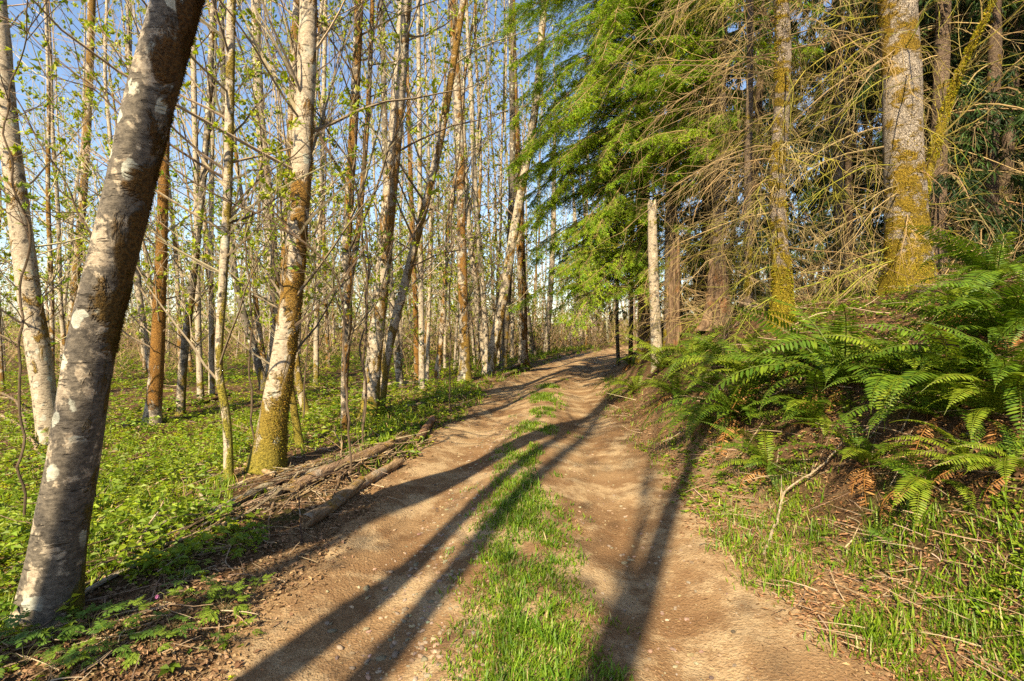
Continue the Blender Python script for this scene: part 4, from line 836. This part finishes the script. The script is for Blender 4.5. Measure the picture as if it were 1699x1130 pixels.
# ------------------------------------------------------------------ stuff: green cover, grass, litter, brush, pebbles
def spots(N, g, side, dmin=1.5, dmax=30, p=1.0):
    """ground points, denser near the camera; side 'L', 'R' of the trail"""
    out = []; tot = 0
    while tot < N:
        n = N * 2; d = dmin * (dmax / dmin) ** (g.uniform(0, 1, n) ** p); a = g.uniform(-1.3, .62, n) if side == 'L' else g.uniform(-.1, 1.25, n); x = a * d; y = d + g.uniform(-.2, .2, n)
        q = x - trail_x(np.minimum(y, 52)); e = on_path(x, y); k = (e < .05 + .22 * g.uniform(0, 1, n) ** 2.5) & ((q < 0) if side == 'L' else (q > 0)); out.append(np.stack([x, y], -1)[k]); tot += int(k.sum())
    o = np.concatenate(out)[:N]; return o[:, 0], o[:, 1]
def cover(name, label, N, side, g, c0, c1, size, hmul, thr, dmin, dmax, nl=6, near_six=True, p=1.0, prob=None):
    x, y = spots(N, g, side, dmin, dmax, p); m = fbm(x * .55, y * .55, 0, 61, 4) + .5 * fbm(x * 2.5, y * 2.5, 0, 63, 2)
    e = -on_path(x, y); dens = m + .25 * sstep(0, 1.2, e) + (prob(x, y) if prob else 0); k = dens + g.normal(0, .12, N) > thr; x, y, e = x[k], y[k], e[k]; n = len(x); z = surf(x, y)
    s = size * (1 + y / 11.0) * g.uniform(.6, 1.3, n); h = hmul * s * g.uniform(.5, 1.6, n) * (.5 + .5 * sstep(0, .6, e)); P0 = np.stack([x, y, z - .01], -1); mb = MB()
    tip = P0 + np.stack([g.normal(0, .3, n) * h, g.normal(0, .3, n) * h, h], -1)
    near = y < 6
    if near.any(): tubes(mb, np.stack([P0[near], (P0[near] + tip[near]) / 2 + g.normal(0, .004, (near.sum(), 3)), tip[near]], 1), np.full((near.sum(), 3), .0014), 3, jit((.09, .11, .02), int(near.sum()), .2, g))
    cc = two(c0, c1, n, g); a0 = g.uniform(0, 6.28, n)
    for i in range(nl):
        a = a0 + i * 2.4; el = g.uniform(-.15, .5, n); ax = np.stack([np.cos(a) * np.cos(el), np.sin(a) * np.cos(el), np.sin(el)], -1); t = g.uniform(.45, 1.0, n)[:, None]; c = P0 + (tip - P0) * t
        L = s * g.uniform(.7, 1.25, n)
        col = cc * g.uniform(.8, 1.2, (n, 1)); nv = nrm(np.stack([g.normal(0, .35, n), g.normal(0, .35, n), np.ones(n)], -1)); W = L * g.uniform(.45, .75, n)
        leaves(mb, c, ax, nv, L, W, col, False, .14, .25)
    return tag(obj(name, mb.mesh(name, M['leaf'], False)), label, 'ground cover', kind='stuff')
g = np.random.default_rng(21)
cover('ground_cover', 'bright yellow-green leafy cover carpeting the alder side', 41000, 'L', g, (.17, .25, .009), (.40, .43, .014), .021, 1.4, .12, 1.6, 46, 5, prob=lambda x, y: -.04 * np.exp(-((y - 3.2) / 1.8) ** 2) - .2 * np.exp(-((y - 5.2) / .9) ** 2) * (x > -2.6) + .12 * sstep(4, 9, y))
cover('ground_cover', 'taller leafy weeds standing out of the green cover', 4600, 'L', g, (.12, .20, .014), (.26, .33, .02), .040, 2.8, .12, 2.2, 30, 7)
cover('ground_cover', 'patchy leafy weeds along the bank side of the trail', 13000, 'R', g, (.11, .20, .012), (.28, .35, .02), .022, 1.5, -.02, 1.7, 14, 6)
def low_shrub_mass():
    g = np.random.default_rng(31); mt, ml = MB(), MB(); x, y = spots(560, g, 'L', 17, 66, .7); k = (fbm(x * .3, y * .3, 0, 71) > -.3) & ((y > 25) | (g.uniform(0, 1, len(x)) < .4)); x, y = x[k], y[k]; n = len(x); b = np.repeat(np.stack([x, y, ground_h(x, y)], -1), 9, 0); N = len(b)
    P1 = grow(b + g.normal(0, .16, (N, 3)) * A(1, 1, 0), g.normal(0, .55, (N, 3)) * A(1, 1, .2) + A(0, 0, 1)[None], g.uniform(.5, 1.9, N) * (.45 + b[:, 1] / 24), 4, -.2, .16, g); tubes(mt, P1, taper(g.uniform(.004, .009, N) * (1 + P1[:, 0, 1] / 30), 5, .35), 3, two((.32, .22, .115), (.19, .125, .065), N, g))
    N2 = N * 2; s, dv, b2, _ = pick(P1, N2, .25, 1, g); P2 = grow(s, nrm(dv + rdir(N2, g)), g.uniform(.25, .9, N2) * (.8 + s[:, 1] / 50), 2, -.1, .2, g); tubes(mt, P2, taper(.0028 * (1 + s[:, 1] / 16), 3, .5), 3, two((.34, .24, .13), (.22, .15, .08), N2, g))
    N3 = N2 * 2; s, dv, _, _ = pick(P2, N3, .3, 1, g); kk = fbm(s[:, 0] * .25, s[:, 1] * .25, 0, 73) > -.1; s, dv = s[kk], dv[kk]; N3 = len(s); leaves(ml, s, rdir(N3, g), nrm(rdir(N3, g) + A(0, 0, 1)[None]), g.uniform(.05, .11, N3) * (1 + s[:, 1] / 25), g.uniform(.03, .07, N3) * (1 + s[:, 1] / 25), two((.15, .19, .015), (.30, .31, .03), N3, g))
    tag(obj('undergrowth', mt.mesh('undergrowth', M['twig'], False)), 'tangle of brown leafless brush between the far alder trunks', 'brush', kind='stuff')
    tag(obj('undergrowth', ml.mesh('undergrowth_leaves', M['leaf'], False)), 'sprinkle of new leaves through the brown brush', 'foliage', kind='stuff')
low_shrub_mass()
# bare tangle on the bank between the conifers
g = np.random.default_rng(33); mt = MB(); n = 75; d_ = g.uniform(7.5, 18, n); an = g.uniform(.27, 1.0, n); x, y = an * d_, d_; k = x - trail_x(y) - HALF > 1.6; x, y = x[k], y[k]; b = np.repeat(np.stack([x, y, ground_h(x, y)], -1), 7, 0); N = len(b)
P1 = grow(b + g.normal(0, .15, (N, 3)) * A(1, 1, 0), g.normal(0, .7, (N, 3)) * A(1, 1, .2) + A(0, 0, 1)[None], g.uniform(.5, 2.0, N), 6, -.5, .16, g); tubes(mt, P1, taper(g.uniform(.003, .007, N), 7, .35), 3, two(TAN, TAN2, N, g))
N2 = N * 3; s, dv, _, _ = pick(P1, N2, .25, 1, g); tubes(mt, grow(s, nrm(dv + rdir(N2, g)), g.uniform(.15, .6, N2), 4, -.2, .22, g), taper(np.full(N2, .0026), 5, .5), 3, two(TAN, TAN2, N2, g))
tag(obj('bank_brush', mt.mesh('bank_brush', M['twig'], False)), 'tangle of bare tan twigs filling the shaded bank', 'brush', kind='stuff')

def grass(name, label, cx, cy, hgt, g, c0=(.075, .17, .010), c1=(.17, .27, .016), wd=.0042, spread=.02):
    n = len(cx); z = surf(cx, cy); h = hgt * g.uniform(.45, 1.25, n); a = g.uniform(0, 6.28, n); lean = g.uniform(.15, .95, n); dv = np.stack([np.cos(a), np.sin(a), 0 * a], -1); sd = np.stack([-np.sin(a), np.cos(a), 0 * a], -1); P0 = np.stack([cx, cy, z - .01], -1); mb = MB(); rows = []
    wv = wd * g.uniform(.7, 1.4, n) * (1 + cy / 7)
    for t, f in ((0, 1), (.35, .9), (.7, .6)):
        c = P0 + dv * (h * lean * t ** 1.6)[:, None] + A(0, 0, 1)[None] * (h * (t - .35 * lean * t * t))[:, None]; rows += [c - sd * (wv * f)[:, None], c + sd * (wv * f)[:, None]]
    t = 1.0; rows.append(P0 + dv * (h * lean)[:, None] + A(0, 0, 1)[None] * (h * (1 - .35 * lean - .12 * lean ** 2))[:, None]); V = np.stack(rows, 1)
    q = np.array([[0, 1, 3, 2], [2, 3, 5, 4]]); tr = np.array([[4, 5, 6]]); o = (np.arange(n) * 7)[:, None, None]
    mb.add(V, (tr[None] + o).reshape(-1, 3), (q[None] + o).reshape(-1, 4), np.repeat(np.where(g.uniform(0, 1, (n, 1)) < .07, jit((.40, .31, .14), n, .2, g), two(c0, c1, n, g)), 7, 0))
    return tag(obj(name, mb.mesh(name, M['grass'], False)), label, 'grass', kind='stuff')
def tufted(cx, cy, per, sp, g):
    return np.repeat(cx, per) + g.normal(0, sp, len(cx) * per), np.repeat(cy, per) + g.normal(0, sp, len(cx) * per)
g = np.random.default_rng(51)
# middle strip of the trail
yy = 1.9 * (15 / 1.9) ** g.uniform(0, 1, 2600); qq = g.normal(-.02, .19, 2600); keep = fbm(yy * 1.3, qq * 2, 0, 81, 3) + .35 * np.exp(-((yy - 3.2) / 1.6) ** 2) + .16 * (1 - sstep(2.5, 5, yy)) - .30 * sstep(6, 11, yy) + .3 * fbm(yy * 5, qq * 5, 0, 83, 2) > -.12; yy, qq = yy[keep], qq[keep]
tx, ty = tufted(trail_x(yy) + qq, yy, 11, .035, g); grass('grass', 'short green grass growing along the middle of the trail', tx, ty, .045 * (1 + ty / 14), g, (.09, .18, .008), (.22, .30, .014), .0026)
cyy = 1.95 * (5.5 / 1.95) ** g.uniform(0, 1, 95); cx = trail_x(cyy) + g.normal(.0, .16, 95); cx[:4] = A(.16, .24, .05, .2); cyy[:4] = A(2.1, 2.2, 2.32, 2.5); tx, ty = tufted(cx, cyy, 26, .035, g); grass('grass', 'longer grass tufts in the trail middle nearest the camera', tx, ty, .035 + .10 * g.uniform(0, 1, len(tx)) ** 2 + .025 * (ty < 2.6), g, wd=.0026)
# right verge
x, y = spots(3600, g, 'R', 1.6, 6, 1.0); k = (-on_path(x, y) < .95) & (fbm(x * 1.5, y * 1.5, 0, 91) + .6 * fbm(x * 6, y * 6, 0, 97, 2) > -.12) & (y < 4.4); tx, ty = tufted(x[k], y[k], 14, .05, g); grass('grass', 'long grass at the foot of the bank beside the trail', tx, ty, .04 + .12 * g.uniform(0, 1, len(tx)) ** 2, g, (.09, .18, .008), (.23, .31, .014), wd=.0025)
x, y = spots(2600, g, 'R', 4.0, 16, .9); k = (-on_path(x, y) < .40) & (fbm(x * 1.4, y * 1.4, 0, 95) > -.15); tx, ty = tufted(x[k], y[k], 9, .06, g); grass('grass', 'short grass ragged along the bank foot further up the trail', tx, ty, .07 * (1 + ty / 20), g, (.11, .19, .010), (.28, .32, .02), .0026)
x, y = spots(1600, g, 'L', 2.4, 10, 1.0); k = (fbm(x * 1.1, y * 1.1, 0, 99) > .05) & (-on_path(x, y) > .95 - .5 * sstep(6, 8, y)); tx, ty = tufted(x[k], y[k], 10, .06, g); grass('grass', 'thin grass growing through the leafy cover on the alder side', tx, ty, .11 * (1 + ty / 16), g, (.12, .21, .010), (.32, .38, .02), .0024)
# left verge further along
x, y = spots(6000, g, 'L', 5.0, 34, .8); k = (-on_path(x, y) < .25 + .055 * y) & (fbm(x * .8, y * .8, 0, 93) > -.3); tx, ty = tufted(x[k], y[k], 9, .05, g); grass('grass', 'bright grass along the far left edge of the trail', tx, ty, .10 * (1 + ty / 22), g, (.10, .20, .010), (.26, .33, .018), .0032)

def litter(name, label, x, y, g, c0, c1, L, W, lift=.012):
    n = len(x); p = np.stack([x, y, surf(x, y) + g.uniform(.0, lift, n)], -1); a = g.uniform(0, 6.28, n); ax = np.stack([np.cos(a), np.sin(a), g.normal(0, .25, n)], -1); mb = MB()
    leaves(mb, p, ax, nrm(np.stack([g.normal(0, .4, n), g.normal(0, .4, n), np.ones(n)], -1)), L * g.uniform(.5, 1.3, n) * (1 + y / 14), W * g.uniform(.5, 1.3, n) * (1 + y / 14), two(c0, c1, n, g), False, .25, .1)
    return tag(obj(name, mb.mesh(name, M['deadleaf'], False)), label, 'leaf litter', kind='stuff')
x, y = spots(30000, g, 'L', 1.6, 16, 1.0); litter('leaf_litter', 'brown dead leaves scattered under the green cover', x, y, g, (.13, .07, .035), (.36, .23, .13), .027, .017)
x, y = spots(32000, g, 'R', 1.6, 12, 1.0); litter('leaf_litter', 'reddish brown dead leaves and fern bits on the bank', x, y, g, (.17, .075, .03), (.40, .23, .12), .034, .0115)
yy = 1.7 * (12 / 1.7) ** g.uniform(0, 1, 20000); q = np.sign(g.uniform(-1, 1, 20000)) * g.uniform(0, 1, 20000) ** .6 * 1.75; litter('leaf_litter', 'needles and chaff strewn over the trail dirt', trail_x(yy) + q, yy, g, (.17, .09, .045), (.46, .33, .19), .020, .0032, .004)
yy = 1.7 * (14 / 1.7) ** g.uniform(0, 1, 5000); q = np.sign(g.uniform(-1, 1, 5000)) * g.normal(1.62, .16, 5000); litter('leaf_litter', 'dead leaves blown onto both edges of the trail', trail_x(yy) + q, yy, g, (.15, .08, .04), (.36, .23, .13), .03, .018, .006)
def sticks(n, side, g, label, dmax=16):
    x, y = spots(n, g, side, 1.8, dmax, 1.0); a = g.uniform(0, 6.28, n); L = g.uniform(.05, .26, n) * (1 + y / 6); p = np.stack([x, y, surf(x, y) + .012], -1); P = grow(p, np.stack([np.cos(a), np.sin(a), g.uniform(-.02, .2, n)], -1), L, 3, -.05, .12, g)
    P[..., 2] = np.maximum(P[..., 2], surf(P[..., 0], P[..., 1]) + .006); mb = MB(); tubes(mb, P, taper(g.uniform(.0014, .004, n) * (1 + y / 9), 4, .4), 3, two((.42, .32, .21), (.2, .13, .08), n, g)); tag(obj('twig_litter', mb.mesh('twig_litter', M['twig'], False)), label, 'twigs', kind='stuff')
sticks(1500, 'L', g, 'fallen twigs strewn over the alder floor'); sticks(900, 'R', g, 'fallen twigs strewn over the bank', 10)

A0, A1 = hit(150, 985), hit(690, 742); n = 230; t = g.uniform(0, 1, n) ** .8; cx = A0[0] + (A1[0] - A0[0]) * t - np.abs(g.normal(0, .26, n)) + .05; cy_ = A0[1] + (A1[1] - A0[1]) * t + g.normal(0, .1, n); p = np.stack([cx, cy_, surf(cx, cy_) + g.uniform(.005, .07, n)], -1); dv = nrm(A1 - A0); sg = g.choice([-1, 1], (n, 1))
P = grow(p, dv[None] * sg + g.normal(0, .3, (n, 3)) * A(1, 1, .3), g.uniform(.12, .75, n), 4, -.05, .1, g); P[..., 2] = np.maximum(P[..., 2], surf(P[..., 0], P[..., 1]) + .008); mb = MB(); tubes(mb, P, taper(g.uniform(.003, .013, n), 5, .5), 5, two((.44, .33, .2), (.2, .13, .08), n, g), True)
tag(obj('brushwood', mb.mesh('brushwood', M['wood'], False)), 'messy line of broken branches along the left verge', 'brushwood', kind='stuff')
# pebbles sunk in the wheel ruts, and the larger stones one by one
def rock(g, k=0):
    t = np.array([[0, 0, 1], [.894, 0, .447], [.276, .851, .447], [-.724, .526, .447], [-.724, -.526, .447], [.276, -.851, .447], [.724, .526, -.447], [-.276, .851, -.447], [-.894, 0, -.447], [-.276, -.851, -.447], [.724, -.526, -.447], [0, 0, -1]])
    f = np.array([[0, 1, 2], [0, 2, 3], [0, 3, 4], [0, 4, 5], [0, 5, 1], [1, 6, 2], [2, 7, 3], [3, 8, 4], [4, 9, 5], [5, 10, 1], [6, 7, 2], [7, 8, 3], [8, 9, 4], [9, 10, 5], [10, 6, 1], [6, 11, 7], [7, 11, 8], [8, 11, 9], [9, 11, 10], [10, 11, 6]])
    return t * (1 + g.uniform(-.22, .22, (12, 1))), f
g = np.random.default_rng(61); mb = MB(); N = 2600; yy = 1.8 * (9 / 1.8) ** g.uniform(0, 1, N); q = np.where(g.uniform(0, 1, N) < .75, g.normal(-.62, .22, N), g.normal(.75, .25, N)); xx = trail_x(yy) + q
for i in range(N):
    v, f = rock(g); s = (.003 + .014 * g.uniform() ** 2.5) * A(1.3, .9, .55); v = v * s; a = g.uniform(0, 6.28); v = v @ np.array(Matrix.Rotation(a, 3, 'Z')).T; mb.add(v + A(xx[i], yy[i], float(path_h(xx[i], yy[i])) + s[2] * .2), f, None, jit((.28, .21, .14), 1, .25, g)[0])
tag(obj('pebbles', mb.mesh('pebbles', M['stone'], False)), 'small pebbles sunk in the wheel ruts', 'pebbles', kind='stuff')
RM = []
for k in range(6):
    v, f = rock(g); m = MB(); m.add(v * A(1.35, .95, .5), f, None, jit((.30, .235, .16), 1, .15, g)[0]); RM.append(m.mesh('stone', M['stone'], True))
for (u, v) in [(656, 932), (608, 978), (613, 990), (548, 1036), (564, 1076), (610, 1098), (552, 1048), (648, 950), (690, 938), (640, 980), (692, 935), (716, 1000), (730, 1005), (745, 955), (755, 960), (778, 878), (700, 885), (660, 1020), (672, 1012), (632, 1094), (655, 1088), (704, 1095), (585, 1110), (1016, 910), (1030, 922), (1036, 935), (1046, 930)]:
    p = hit(u, v); e = tag(obj('trail_stone', RM[g.integers(0, 6)], None, p + A(0, 0, .003)), 'small pale stone half sunk in the trail dirt', 'stone', 'stones showing in the trail'); s = g.uniform(.011, .026); e.scale = (s, s, s); e.rotation_euler = (g.normal(0, .15), g.normal(0, .15), g.uniform(0, 6.28))

# ------------------------------------------------------------------ leafy plants with cut leaves in the foreground
def cut_leaf(k, c0, c1):
    g = np.random.default_rng(1200 + k); mb = MB(); t = np.linspace(0, 1, 6); P = np.stack([0 * t, t * .75, .62 * np.sin(t * 1.9)], -1); tubes(mb, P[None], np.full((1, 6), .012), 4, (.10, .11, .03))
    for s in range(3):       # three divisions
        a = (s - 1) * 1.0; d0 = A(math.sin(a), math.cos(a), -.12); L = .62 if s == 1 else .5
        for q in range(5):
            t0 = .12 + .2 * q; p0 = P[-1] + d0 * L * t0
            for sg in ((-1, 1) if q < 4 else (0,)):
                ax = nrm(d0 + sg * np.cross(d0, A(0, 0, 1)) * .95 + g.normal(0, .08, 3)); l = L * (.52 - .06 * q) if sg else L * .4
                leaves(mb, p0[None], ax[None], A(.1 * g.normal(), .1 * g.normal(), 1)[None], np.array([l]), np.array([l * .42]), two(c0, c1, 1, g), True, .08, .18)
    return mb.mesh('cut_leaf', M['leaf'], False)
CL = [cut_leaf(k, (.085, .175, .022), (.14, .22, .03)) for k in range(3)] + [cut_leaf(5 + k, (.16, .25, .02), (.21, .28, .03)) for k in range(2)]
def cut_plant(u, v, n, s, label, seed, yel=False):
    g = np.random.default_rng(seed); e = thing('leafy_plant', label, 'plant', hit(u, v), 'cut-leaved plants in the foreground')
    for i in range(n):
        o = obj('leaf', CL[g.integers(3, 5) if yel else g.integers(0, 3)], e); o.rotation_euler = (g.uniform(-.25, .35), g.uniform(-.2, .2), 2.4 * i + g.uniform(-.4, .4)); q = s * g.uniform(.6, 1.2); o.scale = (q, q, q)
for k, (u, v, n, s, lab, yel) in enumerate([
 (70, 1062, 9, .15, 'dark green cut-leaved plant against the foot of the large leaning alder', False), (40, 1105, 7, .13, 'cut-leaved plant at the bottom left corner', False), (150, 1052, 6, .11, 'small cut-leaved plant just right of the leaning alder foot', False),
 (370, 1020, 12, .11, 'brightest clump of cut leaves between the leaning alder and the trail', True), (320, 1000, 8, .10, 'cut-leaved clump behind the brightest one', True), (250, 1085, 6, .10, 'low cut-leaved clump near the bottom edge', True),
 (300, 970, 7, .09, 'cut-leaved plant near the thin pale branch', False), (130, 1105, 7, .10, 'yellow-green cut leaves in front of the leaning alder', True), (330, 945, 6, .08, 'small cut-leaved plant furthest back in the foreground patch', True),
 (200, 1040, 8, .10, 'cut-leaved plant midway between the leaning alder and the pink flower', True), (420, 985, 7, .08, 'small bright cut-leaved plant at the trail edge', True), (285, 1050, 9, .10, 'leafy clump below the pink flower', False),
 (180, 1090, 8, .11, 'dark cut-leaved clump at the bottom edge right of the leaning alder', False), (395, 1060, 6, .08, 'lone cut-leaved sprig beside the bare dirt', True), (20, 1030, 8, .13, 'cut-leaved plant left of the leaning alder foot', False), (345, 1080, 6, .08, 'small low plant at the bottom by the trail edge', False),
 (1385, 905, 6, .09, 'small cut-leaved plant at the foot of the bank', True), (1370, 935, 5, .07, 'pale low plant in the long grass by the bank', True), (1480, 905, 6, .09, 'cut-leaved plant under the drooping fern', False)]): cut_plant(u, v, n, s, lab, 1300 + k, yel)
g = np.random.default_rng(77); p = hit(272, 1012); e = thing('pink_flower', 'single nodding pink flower on a thin stalk in the foreground patch', 'flower', p); m = MB(); P = np.array([[0, 0, 0], [.002, 0, .05], [.0, 0, .085], [-.02, 0, .095], [-.035, 0, .082]]); tubes(m, P[None], np.full((1, 5), .0015), 4, (.14, .15, .05)); obj('stalk', m.mesh('stalk', M['twig'], False), e)
m = MB(); leaves(m, np.tile(P[-1], (6, 1)), np.stack([.5 * np.cos(np.arange(6.)), .5 * np.sin(np.arange(6.)), -np.ones(6)], -1), np.stack([np.cos(np.arange(6.)), np.sin(np.arange(6.)), np.zeros(6)], -1), np.full(6, .022), np.full(6, .014), (.55, .18, .42), True); obj('bloom', m.mesh('bloom', M['leaf'], False), e)

# ------------------------------------------------------------------ thin understory saplings whose leafy twigs arch through the upper left
def sapling(P, r, label, seed, nb=14, big=.055, n3=1.0):
    g = np.random.default_rng(seed); P, Rr = smooth_poly(P, np.linspace(r * .9, r * .25, len(P)), .08); b = P[0].copy(); tt = np.linspace(0, 1, len(P)); P = P + np.stack([fbm(tt * 9, seed * 3.1, 0, 5), fbm(tt * 9, seed * 3.1, 5, 6), 0 * tt], -1) * .10 * sstep(0, .1, tt)[:, None]; e = thing('understory_sapling', label, 'sapling', b, 'thin understory saplings'); m, ml = MB(), MB(); tubes(m, P[None], Rr[None], 6, TW_DARK); obj('stem', m.mesh('stem', M['twig'], False, b), e)
    m = MB(); s, dv, _, t = pick(P[None], nb, .3, 1, g); P1 = grow(s, nrm(dv * .8 + rdir(nb, g) * .8), g.uniform(.3, 1.0, nb), 5, .05, .12, g); tubes(m, P1, taper(np.full(nb, r * .38), 6, .35), 4, jit(TW_DARK, nb, .2, g))
    N = int(nb * 3 * n3); s, dv, _, _ = pick(P1, N, .25, 1.0, g); P2 = grow(s, nrm(dv + rdir(N, g) * .8), g.uniform(.08, .3, N), 3, .05, .15, g); tubes(m, P2, taper(np.full(N, .002), 4, .5), 3, jit(TW_DARK, N, .2, g)); c = obj('crown', m.mesh('twigs', M['twig'], False, b), e)
    N4 = int(N * 4); s, dv, _, _ = pick(P2, N4, .7, 1.02, g); leaves(ml, s, nrm(dv + rdir(N4, g) * .8 + A(0, 0, .15)[None]), nrm(rdir(N4, g) + A(0, 0, 1)[None]), g.uniform(.5, 1.2, N4) * big, g.uniform(.3, .5, N4) * big, two((.13, .21, .02), (.28, .34, .03), N4, g), True, .15, .15); obj('foliage', ml.mesh('leaves', M['leaf'], False, b), c)
def fl(u, d):
    p = at(u, 540, d); p[2] = float(surf(p[0], p[1])); return p
sapling([fl(150, 4.6), at(158, 560, 4.6), at(150, 380, 4.5), at(80, 250, 4.3), at(20, 150, 4.2), at(-40, 90, 4.1)], .012, 'thin sapling arching left behind the large leaning alder', 1, 16)
sapling([fl(580, 5.2), at(576, 560, 5.1), at(560, 460, 5.0), at(470, 380, 4.8), at(370, 330, 4.6), at(270, 260, 4.4), at(180, 170, 4.2), at(80, 90, 4.1), at(0, 10, 4.0)], .013, 'long dark sapling bowed left across the alder trunks', 2, 24)
sapling([fl(600, 6.2), at(606, 430, 6.1), at(590, 290, 5.8), at(540, 210, 5.6), at(470, 120, 5.3), at(440, 40, 5.2), at(420, -60, 5.1)], .013, 'thin sapling bending left in front of the white alder', 3, 20)
sapling([fl(600, 7.2), at(606, 420, 7.1), at(604, 260, 7.0), at(615, 120, 6.9), at(628, 0, 6.8)], .022, 'dark upright sapling close to the forked alder', 4, 22, .06)
sapling([fl(745, 9.5), at(752, 330, 9.2), at(770, 150, 8.6), at(800, 40, 7.6), at(830, -60, 7.4)], .016, 'leafy sapling in front of the dark-barred alder', 5, 24, .07)
sapling([fl(30, 4.2), at(36, 500, 4.1), at(30, 300, 4.0), at(25, 170, 3.9), at(40, 60, 3.8), at(60, -60, 3.7)], .011, 'thin leafy sapling at the left edge', 6, 20, .06)
sapling([fl(420, 6.5), at(410, 400, 6.4), at(430, 220, 6.3), at(400, 90, 6.2), at(360, -20, 6.1)], .014, 'leafy sapling between the crooked and the thick white alder', 7, 26, .06)
sapling([fl(500, 8.2), at(540, 300, 7.8), at(560, 120, 7.5), at(540, 20, 7.3), at(500, -60, 7.1)], .014, 'leafy sapling behind the thick white alder', 8, 26, .07)

# ------------------------------------------------------------------ alders standing behind the camera: their shadows cross the trail
SH = A(math.sin(SUN_AZ), math.cos(SUN_AZ))
def shadow_alder(u, v, back, r, seed, lab, lean=(0, 0), H=16, z0=7, leafy=.5):
    p = hit(u, v); xy = p[:2] - SH * back - A(*lean) * back * math.tan(SUN_EL); b = A(xy[0], xy[1], 0.0); b[2] = float(surf(b[0], b[1])); g = np.random.default_rng(seed)
    z = np.linspace(-.1, H, 9); w_ = np.cumsum(g.normal(0, .05, (9, 2)), 0); P = np.stack([b[0] + w_[:, 0] - w_[0, 0] + lean[0] * z, b[1] + w_[:, 1] - w_[0, 1] + lean[1] * z, b[2] + z], -1); P, Rr = smooth_poly(P, np.linspace(r, .03, 9), .25)
    e = thing('alder_tree', lab, 'tree', b, 'alders behind the viewpoint'); m = MB(); trunk_mesh(m, P, Rr, 14, .3, .1, .8, seed, .06, .3); obj('trunk', m.mesh('trunk', M['alder'], True, b), e)
    mt, ml = alder_crown(P, Rr, z0, 22, seed + 1, leafy, .08, 0, .7); c = obj('crown', mt.mesh('twigs', M['twig'], False, b), e); obj('foliage', ml.mesh('leaves', M['leaf'], False, b), c)
shadow_alder(440, 1100, 4.5, .13, 1, 'alder behind the viewpoint, on the left of the trail')
shadow_alder(600, 1110, 6.5, .15, 2, 'alder behind the viewpoint, second from the trail', lean=(-.05, 0), z0=6)
shadow_alder(1060, 1100, 7.0, .14, 3, 'alder behind the viewpoint, at the right of the trail', lean=(.14, 0), z0=4.5, leafy=1.6)
shadow_alder(200, 1080, 6.0, .08, 7, 'leafy alder behind the viewpoint, far left', z0=3.5, leafy=1.8, H=12)
shadow_alder(1075, 870, 11.5, .06, 6, 'tall leafy alder well behind the viewpoint', z0=7, leafy=2.2, H=15)
def shade_near():
    nb = A(*NEAR.location); t = 3.2; ln = A(.215, 0.0); perp = A(SH[1], -SH[0]); xy = nb[:2] - SH * t - ln * (t * math.tan(SUN_EL)) + perp * .215; b = A(xy[0], xy[1], 0.0); b[2] = float(surf(b[0], b[1])); g = np.random.default_rng(4)
    z = np.linspace(-.1, 16, 12); P = np.stack([b[0] + ln[0] * np.minimum(z, 8) + .05 * np.clip(z - 8, 0, 9), b[1] + 0 * z, b[2] + z], -1); P, Rr = smooth_poly(P, np.linspace(.17, .04, 12), .25)
    e = thing('alder_tree', 'leaning alder behind the viewpoint that shades the large leaning trunk', 'tree', b, 'alders behind the viewpoint'); m = MB(); trunk_mesh(m, P, Rr, 16, .3, .1, .6, 4, .06, .3); obj('trunk', m.mesh('trunk', M['alder'], True, b), e)
    mt, ml = alder_crown(P, Rr, 7, 18, 5, .5, .08, 0, .7); c = obj('crown', mt.mesh('twigs', M['twig'], False, b), e); obj('foliage', ml.mesh('leaves', M['leaf'], False, b), c)
shade_near()
conifer('young hemlock behind the viewpoint on the bank side', 850, 1.0, .16, 15, 90, sides=12, live=[dict(z0=4, z1=13, n=46, L=(1.3, 2.9), dens=.5, size=1.9)], step=.3).location = (1.9, -4.2, float(surf(1.9, -4.2)))
